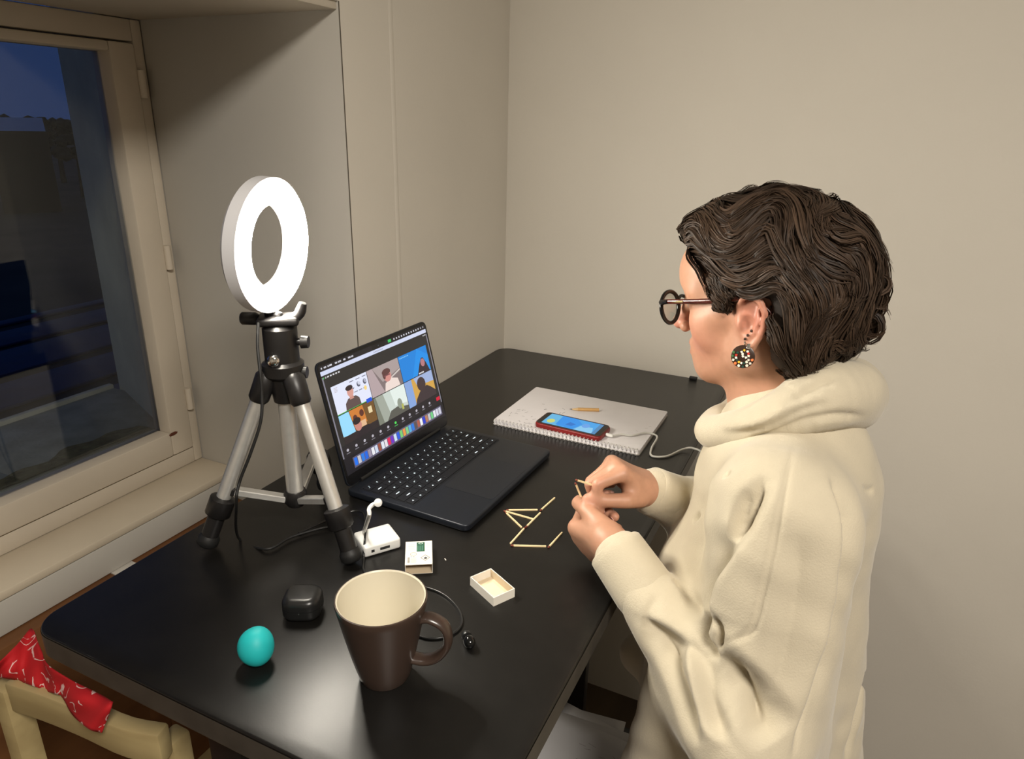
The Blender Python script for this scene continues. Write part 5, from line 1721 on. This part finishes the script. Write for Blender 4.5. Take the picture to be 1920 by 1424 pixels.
path = np.array(path).transpose(1, 0, 2)                   # guide, step, xyz
# short sideburn locks in front of the ears
SB = cv_[(np.abs(cv_[:, 1]) > 0.045) & (cv_[:, 0] > 0.010) & (cv_[:, 0] < 0.048) & (cv_[:, 2] > 0.004) & (cv_[:, 2] < 0.040)]
SB = SB[rs.choice(len(SB), min(110, len(SB)), replace=False)]
q_, sbp = SB.copy(), [SB.copy()]
for st in range(NS - 1):
    n = grad(q_)
    v_ = np.stack([-0.45 - 0.25 * np.sin(q_[:, 2] * 90), 0 * q_[:, 0], -0.75 + 0.5 * (q_[:, 0] > 0.035)], 1)
    v_ -= n * np.sum(v_ * n, 1)[:, None]
    q_ = q_ + v_ / (np.linalg.norm(v_, axis=1)[:, None] + 1e-9) * 0.0011
    q_ = q_ - n * (hc_.ev(q_) - 0.001)[:, None] * 0.7
    sbp.append(q_.copy())
path = np.concatenate([path, np.array(sbp).transpose(1, 0, 2)])
live = np.concatenate([live, np.full(len(SB), NS)])
NG = len(path)
# loose curls at the back of the head
curls = []
for i in range(80):
    th = rs.uniform(-1.0, 1.0)
    zc = rs.uniform(-0.030, 0.075)
    root = np.array([-0.111 + 0.03 * abs(th) + 0.3 * max(0, zc - 0.03) + 0.5 * max(0, -0.01 - zc), 0.060 * th, zc])
    R0_ = rs.uniform(0.008, 0.0165)
    turns = rs.uniform(0.9, 1.7)
    ax_ = unit(np.array([rs.uniform(-0.4, 0.4), rs.choice((-1, 1)), rs.uniform(-0.4, 0.4)]))
    u_ = unit(np.cross(ax_, [0, 0, 1.0])); w_ = np.cross(ax_, u_)
    tt = np.linspace(0, 1, NS)
    a_ = tt * turns * 2 * math.pi + rs.uniform(0, 6)
    rr_ = R0_ * (1 - 0.25 * tt)
    c_ = root[None] + np.outer(tt, np.array([-0.010, 0.0, -0.020])) + ax_[None] * (tt * 0.012)[:, None]
    curls.append(c_ + (np.cos(a_) * rr_)[:, None] * u_ + (np.sin(a_) * rr_)[:, None] * w_)
allg = np.concatenate([path, np.array(curls)])
K = 22
tt = np.linspace(0, 1, NS)
prof = 0.0072 * (0.8 + 0.4 * np.sin(tt * 3.0)) * (1 - 0.7 * tt ** 2.5)
VV, FF, CC = [], [], []
live = np.concatenate([live, np.full(len(curls), NS)])
for gi, g in enumerate(allg):
    if live[gi] < 6: continue
    T_ = np.gradient(g, axis=0); T_ /= np.linalg.norm(T_, axis=1)[:, None] + 1e-9
    if gi < NG:
        n_ = grad(g)
    else:
        n_ = frames(g)[1]
    S_ = np.cross(T_, n_); S_ /= np.linalg.norm(S_, axis=1)[:, None] + 1e-9
    tone = rs.uniform(0.55, 1.5)
    for k_ in range(K if gi < NG else 14):
        a_, r_ = rs.uniform(0, 6.28), math.sqrt(rs.uniform(0, 1))
        fr = 0.0006 * np.sin(tt * rs.uniform(6, 16) + rs.uniform(0, 6))
        sc = prof * (0.45 if gi >= NG else 1.0)
        ln = min(int(NS * rs.uniform(0.75, 1.0)), live[gi])
        c_ = (g + S_ * (math.cos(a_) * r_ * sc + fr)[:, None] + n_ * (math.sin(a_) * r_ * 0.30 * sc + fr * 0.5)[:, None])[:ln]
        w = 0.00062 * np.clip(1.15 - np.linspace(0, 1, ln) ** 3, 0.15, 1)
        tw = rs.uniform(-0.6, 0.6)
        d_ = S_[:ln] * math.cos(tw) + n_[:ln] * math.sin(tw)
        VV.append(np.stack([c_ - d_ * w[:, None], c_ + d_ * w[:, None]], 1).reshape(-1, 3))
        i_ = np.arange(ln - 1) * 2
        FF.append(np.stack([i_, i_ + 1, i_ + 3, i_ + 2], -1))
        cc = np.array([0.034, 0.0205, 0.0128]) * tone * rs.uniform(0.7, 1.4)
        CC.append(np.tile(cc, (ln * 2, 1)))
cap_v = cv_ - grad(cv_) * 0.0035
VV.append(cap_v); FF.append(cf_); CC.append(np.tile(np.array([0.018, 0.0112, 0.0075]), (len(cap_v), 1)))
offs = np.cumsum([0] + [len(v) for v in VV[:-1]])
HV = np.concatenate(VV); HFc = np.concatenate([f + o for f, o in zip(FF, offs)]); HC_ = np.concatenate(CC)
HVw = HO + (HV * HS) @ HM3.T
me, _ = soft_mesh('hair', HVw, HFc, 0)
vcol(me, HC_[:len(me.vertices)])
mat('brown_hair', (0.02, 0.012, 0.008), 0.55, attr='Col', spec=0.25)
link('hair', me, 'brown_hair', person, 'short wavy dark brown hair')

# ------------------------------------------------------------------ glasses
mat('acetate', (0.006, 0.005, 0.005), 0.18)
mat('tortoise', (0.055, 0.012, 0.008), 0.2, noise=(160, 0.6))
mat('gold', (0.55, 0.42, 0.2), 0.35, 0.8)
gl = thing('eyeglasses', 'dark framed round glasses worn by the woman', 'glasses', tuple(hd(0.1, 0, -0.02)))
GX = 0.110
for s in (1, -1):
    rp = []
    for i in range(41):
        a_ = 2 * math.pi * i / 40
        yy = 0.0335 + 0.0225 * math.cos(a_) * (1 + 0.06 * math.sin(a_))
        zz = -0.006 + 0.0195 * math.sin(a_)
        rp.append(hd(GX + 0.10 * (zz + 0.006), s * yy, zz))
    rim = link('rim', tube_mesh('rim', rp, 0.0027, 8), 'acetate', gl)
    ctr = np.mean(rp[:-1], 0)
    lens_v = [ctr] + rp[:-1]
    lv = np.array(lens_v)
    lv2 = lv + HF * 0.0012
    n_ = len(lv)
    fcs = [(0, 1 + i, 1 + (i + 1) % 40) for i in range(40)] + [(n_, n_ + 1 + (i + 1) % 40, n_ + 1 + i) for i in range(40)] + [(1 + i, n_ + 1 + i, n_ + 1 + (i + 1) % 40, 1 + (i + 1) % 40) for i in range(40)]
    link('lens', mesh_from('lens', list(lv) + list(lv2), fcs), MATS.get('lens_glass') or clear_glass('lens_glass', 0.35), rim)
    tp_ = [hd(GX - 0.001, s * 0.0575, 0.0035), hd(GX - 0.012, s * 0.0640, 0.0055), hd(0.060, s * 0.0715, 0.0080), hd(0.020, s * 0.0780, 0.0115), hd(-0.010, s * 0.0790, 0.0145), hd(-0.031, s * 0.0780, 0.000), hd(-0.038, s * 0.0760, -0.020)]
    tps = spline(tp_, 30)
    T_, N_, B_ = frames(tps)
    Vt = []
    for i, p in enumerate(tps):
        hgt = 0.0030 if i < 18 else 0.0024
        for j in range(8):
            a_ = 2 * math.pi * j / 8
            Vt.append(p + HU * hgt * math.sin(a_) * (1 if i < 20 else 0.8) + HL * 0.0016 * math.cos(a_))
    Ft = tube_data(tps, 1, 8)[1]
    tm = link('temple', smooth_angle(mesh_from('temple', Vt, Ft), 60), 'tortoise', gl)
    i0, i1 = 3, 8
    link('hinge_plate', tube_mesh('hinge_plate', [tps[i0] + HL * s * 0.0010, tps[i1] + HL * s * 0.0012], 0.0014, 6), 'gold', tm)
    link('end_piece', tube_mesh('end_piece', [hd(GX + 0.001, s * 0.0545, 0.0025), hd(GX - 0.001, s * 0.0580, 0.0035), hd(GX - 0.013, s * 0.0645, 0.0056)], [0.003, 0.0036, 0.0030], 8), 'acetate', gl)
link('bridge', tube_mesh('bridge', spline([hd(GX, 0.0125, 0.0), hd(GX + 0.002, 0, 0.004), hd(GX, -0.0125, 0.0)], 10), 0.0022, 8), 'acetate', gl)

# ------------------------------------------------------------------ earring and ear studs
mat('resin_brown', (0.035, 0.017, 0.010), 0.3)
er = thing('earring', 'round mosaic drop earring hanging from the woman\'s ear', 'earring', tuple(hd(-0.007, 0.079, -0.044)))
ec_ = at(1393, 669, 0.775)
en = unit(-ray(1393, 669) / np.linalg.norm(ray(1393, 669)) * 0.8 + HL * 0.6)
eu_ = unit(np.array([0, 0, 1.0]) - en * en[2]); ex_ = np.cross(eu_, en)
Me = basis(ec_, ex_, eu_, en)
ER = 0.0128
link('disc', lathe_mesh('disc', [(0.0, -0.0012), (ER - 0.0006, -0.0012), (ER, -0.0004), (ER, 0.0006), (ER - 0.0006, 0.0010), (0.0, 0.0010)], 40, Me), 'resin_brown', er)
cols = [(225, 215, 195), (230, 225, 210), (196, 60, 50), (224, 180, 60), (70, 110, 70), (215, 205, 190), (228, 220, 200), (40, 70, 60), (220, 120, 70), (235, 230, 215)]
chips = {}
rr2 = random.Random(9)
for i in range(26):
    if i < 8: rad, a_ = 0.0045 * (0.6 + 0.5 * rr2.random()), 2 * math.pi * i / 8 + 0.3; cx2, cy2 = 0.002 + rad * math.cos(a_), 0.0035 + rad * 0.8 * math.sin(a_)
    else:
        a_ = math.radians(150 + 200 * (i - 8) / 17); rad = 0.0090 + 0.0018 * (1 if i % 2 else -1); cx2, cy2 = rad * math.cos(a_), rad * math.sin(a_)
    bm = bmesh.new()
    nn = rr2.choice((4, 5, 6))
    pr_ = [(cx2 + 0.0016 * math.cos(2 * math.pi * j / nn + i) * rr2.uniform(0.8, 1.2), cy2 + 0.0016 * math.sin(2 * math.pi * j / nn + i) * rr2.uniform(0.8, 1.2)) for j in range(nn)]
    cm = cols[rr2.randrange(len(cols))]
    nm_ = 'chip_%d_%d_%d' % cm
    link('chip', prism_mesh('chip', pr_, 0.0010, 0.0016, 0, 1, Me), MATS.get(nm_) or mat(nm_, srgb(*cm), 0.25), er)
link('hook', tube_mesh('hook', spline([hd(-0.0075, 0.0785, -0.0400), ec_ + eu_ * (ER + 0.004) + en * 0.003, ec_ + eu_ * (ER - 0.0005)], 12), 0.0008, 8), 'chrome', er)
link('clasp', box_mesh('clasp', (0.0025, ER - 0.0035, 0.001), (0.0060, ER + 0.0025, 0.0026), 0.0005, 1, Me), 'chrome', er)
for k_, (x_, y_) in enumerate(((1409, 621), (1402, 629), (1397, 636))):
    p, t = hit(body, x_, y_, 0.6)
    bm = bmesh.new()
    bmesh.ops.create_uvsphere(bm, u_segments=12, v_segments=8, radius=0.0016)
    bmesh.ops.translate(bm, verts=bm.verts, vec=Vector(p))
    tag(link('ear_stud', bm_mesh('ear_stud', bm, True), 'resin_brown'), ('uppermost of the three dark studs in the ear lobe', 'middle of the three dark studs in the ear lobe', 'lowest of the three dark studs in the ear lobe')[k_], 'stud', 'ear studs')

# ------------------------------------------------------------------ matches and ring in the hands
tL = (hl[4][-1] + hl[3][0][-1]) / 2
tR = (hr[4][-1] + hr[3][0][-1]) / 2
dep = lambda p: float(-(RM.T @ (p - CAM))[2])
tl0 = at(1099, 955, dep(tL) - 0.004); tl1 = at(1082, 914, dep(tL) - 0.012)
place_match(tl0, tl0 + unit(tl1 - tl0) * 0.040, 'upright match pinched in the left hand nearest the camera')
tr0 = at(1124, 914, dep(tR) - 0.004); tr1 = at(1095, 905, dep(tR) - 0.010)
place_match(tr0, tr0 + unit(tr1 - tr0) * 0.034, 'match held between thumb and finger of the far hand')
fp_ = hl[3][2]
rc_ = fp_[0] * 0.45 + fp_[1] * 0.55
rg = lathe_mesh('ring', [(0.0092, -0.0016), (0.0104, -0.0016), (0.0106, 0.0), (0.0104, 0.0016), (0.0092, 0.0016)], 32, align_z(rc_, fp_[1]), 40, True)
tag(link('finger_ring', rg, 'chrome'), 'silver ring on a finger of the near hand', 'ring')

# ================================================================== CHAIR WITH RED BANDANA
wood_mat('pale_wood', srgb(150, 132, 92), srgb(176, 158, 114), 4.0, 0.5, 0)
chair = thing('wooden_chair', 'pale wooden chair pushed under the near end of the desk', 'chair', (-0.76, 0.50, 0))
def bar(name, P, hw, hh, m, parent, up=(0, 0, 1)):
    """rectangular bar along P"""
    P = np.array(P, float)
    T_ = np.gradient(P, axis=0); T_ /= np.linalg.norm(T_, axis=1)[:, None]
    V, F = [], []
    for p, t in zip(P, T_):
        s_ = unit(np.cross(t, up)); u_ = np.cross(s_, t)
        for a_, b_ in ((-1, -1), (1, -1), (1, 1), (-1, 1)):
            V.append(p + s_ * a_ * hw + u_ * b_ * hh)
    for i in range(len(P) - 1):
        for j in range(4):
            k_ = (j + 1) % 4
            F.append((i * 4 + j, i * 4 + k_, (i + 1) * 4 + k_, (i + 1) * 4 + j))
    F.append((3, 2, 1, 0)); n_ = len(P) * 4
    F.append((n_ - 4, n_ - 3, n_ - 2, n_ - 1))
    bm = bmesh.new(); bm.from_mesh(mesh_from(name, V, F))
    bmesh.ops.recalc_face_normals(bm, faces=bm.faces)
    sharp = [e for e in bm.edges if len(e.link_faces) == 2 and e.calc_face_angle() > 0.6]
    bmesh.ops.bevel(bm, geom=sharp, offset=min(hw, hh) * 0.35, segments=2, profile=0.5, affect='EDGES')
    return link(name, smooth_angle(bm_mesh(name, bm), 40), m, parent)
rp_ = [onz(x, y, -0.165) for x, y in ((28, 1298), (90, 1318), (160, 1346), (240, 1382), (312, 1396))]
rp_ = spline(rp_, 14)
link_rail = bar('top_rail', rp_, 0.011, 0.024, 'pale_wood', chair)
def post(name, p0, p1, r):
    return bar(name, [p0, (np.array(p0) + np.array(p1)) / 2, p1], r, r, 'pale_wood', chair, (0, 1, 0))
pL, pR = rp_[0] + np.array([-0.012, 0, 0]), rp_[-2]
post('back_post', (pL[0], pL[1], 0.0), (pL[0], pL[1], pL[2] + 0.012), 0.016)
post('back_post', (pR[0], pR[1] + 0.026, 0.0), (pR[0], pR[1] + 0.026, pR[2] - 0.010), 0.014)
bar('lower_rail', [np.array([pL[0] + 0.016, pL[1] + 0.004, 0.62]), np.array([pR[0] - 0.016, pR[1] + 0.022, 0.62])], 0.009, 0.018, 'pale_wood', chair)
for lx in (pL[0], pR[0]):
    post('front_leg', (lx, 0.80, 0.0), (lx, 0.80, 0.435), 0.016)
link('seat', prism_mesh('seat', round_poly(pL[0] - 0.02, 0.415, pR[0] + 0.02, 0.83, 0.02, 5), 0.437, 0.458, 0.005, 2), 'pale_wood', chair)

# bandana draped over the rail
st_ = [((-20, 1255), (-20, 1268)), ((0, 1240), (0, 1270)), ((30, 1211), (30, 1275)), ((60, 1180), (62, 1286)), ((74, 1214), (90, 1297)), ((90, 1246), (112, 1303)), ((125, 1270), (122, 1313)), ((165, 1292), (137, 1340)), ((198, 1309), (166, 1366)), ((212, 1318), (192, 1374))]
nu, nv = 46, 14
tops = spline([(a_[0], a_[1], 0) for a_, b_ in st_], nu); bots = spline([(b_[0], b_[1], 0) for a_, b_ in st_], nu)
Vb, Fb = [], []
for i in range(nu):
    for j in range(nv):
        v = j / (nv - 1)
        x = tops[i][0] * (1 - v) + bots[i][0] * v; y = tops[i][1] * (1 - v) + bots[i][1] * v
        z = -0.100 - 0.038 * v ** 1.6 + 0.004 * math.sin(i * 0.75 + 3 * v) * (0.4 + v) + 0.003 * math.sin(i * 0.31 + 6 * v)
        Vb.append(onz(x, y, z))
for i in range(nu - 1):
    for j in range(nv - 1):
        Fb.append((i * nv + j, (i + 1) * nv + j, (i + 1) * nv + j + 1, i * nv + j + 1))
bme = mesh_from('bandana', Vb, Fb, True)
bm_ = mat('red_cotton', srgb(176, 22, 30), 0.8)
nt = bm_.node_tree; bs = nt.nodes['Principled BSDF']; tcn_ = nt.nodes['Texture Coordinate']
nz = nt.nodes.new('ShaderNodeTexNoise'); nz.inputs['Scale'].default_value = 26; nz.inputs['Detail'].default_value = 0.5
vo = nt.nodes.new('ShaderNodeTexVoronoi'); vo.inputs['Scale'].default_value = 34
mxv = nt.nodes.new('ShaderNodeMix'); mxv.data_type = 'VECTOR'; mxv.inputs[0].default_value = 0.07
nt.links.new(tcn_.outputs['Object'], nz.inputs['Vector']); nt.links.new(tcn_.outputs['Object'], mxv.inputs[4]); nt.links.new(nz.outputs['Color'], mxv.inputs[5])
nt.links.new(mxv.outputs[1], vo.inputs['Vector'])
cr = nt.nodes.new('ShaderNodeValToRGB')
els = cr.color_ramp.elements
els[0].position = 0.0; els[0].color = (0, 0, 0, 1)
els[1].position = 1.0; els[1].color = (0, 0, 0, 1)
for pos, c_ in ((0.37, 0), (0.395, 1), (0.43, 1), (0.455, 0)):
    e_ = els.new(pos); e_.color = (c_, c_, c_, 1)
nt.links.new(vo.outputs['Distance'], cr.inputs['Fac'])
gate = nt.nodes.new('ShaderNodeTexNoise'); gate.inputs['Scale'].default_value = 55
nt.links.new(tcn_.outputs['Object'], gate.inputs['Vector'])
gt_ = nt.nodes.new('ShaderNodeMath'); gt_.operation = 'GREATER_THAN'; gt_.inputs[1].default_value = 0.47
nt.links.new(gate.outputs['Fac'], gt_.inputs[0])
ml = nt.nodes.new('ShaderNodeMath'); ml.operation = 'MULTIPLY'
nt.links.new(cr.outputs['Color'], ml.inputs[0]); nt.links.new(gt_.outputs[0], ml.inputs[1])
mc = nt.nodes.new('ShaderNodeMix'); mc.data_type = 'RGBA'; mc.inputs[6].default_value = srgb(180, 20, 28); mc.inputs[7].default_value = srgb(225, 190, 185)
nt.links.new(ml.outputs[0], mc.inputs[0]); nt.links.new(mc.outputs[2], bs.inputs['Base Color'])
bo = link('bandana', bme, bm_)
so = bo.modifiers.new('thickness', 'SOLIDIFY'); so.thickness = 0.0012
tag(bo, 'red bandana with white swirls hung over the chair back', 'bandana')

# ================================================================== STOOL WITH LOOSE PAPERS UNDER THE DESK
stl = thing('stool', 'dark low stool under the desk holding loose papers', 'stool', (-0.29, 0.86, 0))
SZ = TZ - 0.505
link('seat', prism_mesh('seat', round_poly(-0.43, 0.68, -0.18, 1.02, 0.02, 5), SZ - 0.025, SZ, 0.004, 2), 'black_plastic', stl)
for lx in (-0.41, -0.20):
    for ly in (0.70, 1.00):
        link('leg', box_mesh('leg', (lx - 0.015, ly - 0.015, 0), (lx + 0.015, ly + 0.015, SZ - 0.025), 0.002), 'black_plastic', stl)
plabels = ['lowest sheet of the loose paper stack, crumpled at its top left corner', 'sheet in the loose paper stack reaching furthest to the right', 'sheet under the top of the loose paper stack, turned a little', 'top sheet of the loose paper stack with faint pencil notes']
for i, (cx2, cy2, an, cu) in enumerate(((-0.315, 0.868, 6, 0.010), (-0.262, 0.855, -9, 0.004), (-0.275, 0.845, 4, 0.006), (-0.285, 0.832, -4, 0.005))):
    Mx = Matrix.Translation((cx2, cy2, SZ + 0.0012 + i * 0.0032)) @ Matrix.Rotation(math.radians(an), 4, 'Z')
    Vp, Fp = [], []
    g_ = 12
    for a_ in range(g_):
        for b_ in range(g_):
            u, v = a_ / (g_ - 1) - 0.5, b_ / (g_ - 1) - 0.5
            z_ = cu * max(0, (abs(u) + abs(v) - 0.55)) * (1 if (u < 0 and v > 0) else 0.3) + 0.0006 * math.sin(9 * u + i) * math.sin(7 * v)
            Vp.append(Mx @ Vector((u * 0.21, v * 0.297, z_ + 0.0004)))
    for a_ in range(g_ - 1):
        for b_ in range(g_ - 1):
            Fp.append((a_ * g_ + b_, (a_ + 1) * g_ + b_, (a_ + 1) * g_ + b_ + 1, a_ * g_ + b_ + 1))
    pm = mesh_from('loose_sheet', Vp, Fp, True)
    po = link('loose_sheet', pm, 'loose_paper_shaded')
    so = po.modifiers.new('thickness', 'SOLIDIFY'); so.thickness = 0.0004
    tag(po, plabels[i], 'paper', 'loose papers under the desk')
    if i == 3:
        fn = Flat(); rn2 = random.Random(2)
        for k_ in range(16):
            x0, y0 = rn2.uniform(-0.05, 0.06), rn2.uniform(0.02, 0.11)
            fn.line(x0, y0, x0 + rn2.uniform(0.006, 0.02), y0 + rn2.uniform(-0.004, 0.004), 0.0007, (120, 112, 108), False)
        link('notes', fn.mesh('notes', Mx @ Matrix.Translation((0, 0, 0.0017)), 0.0), 'card_print', po)
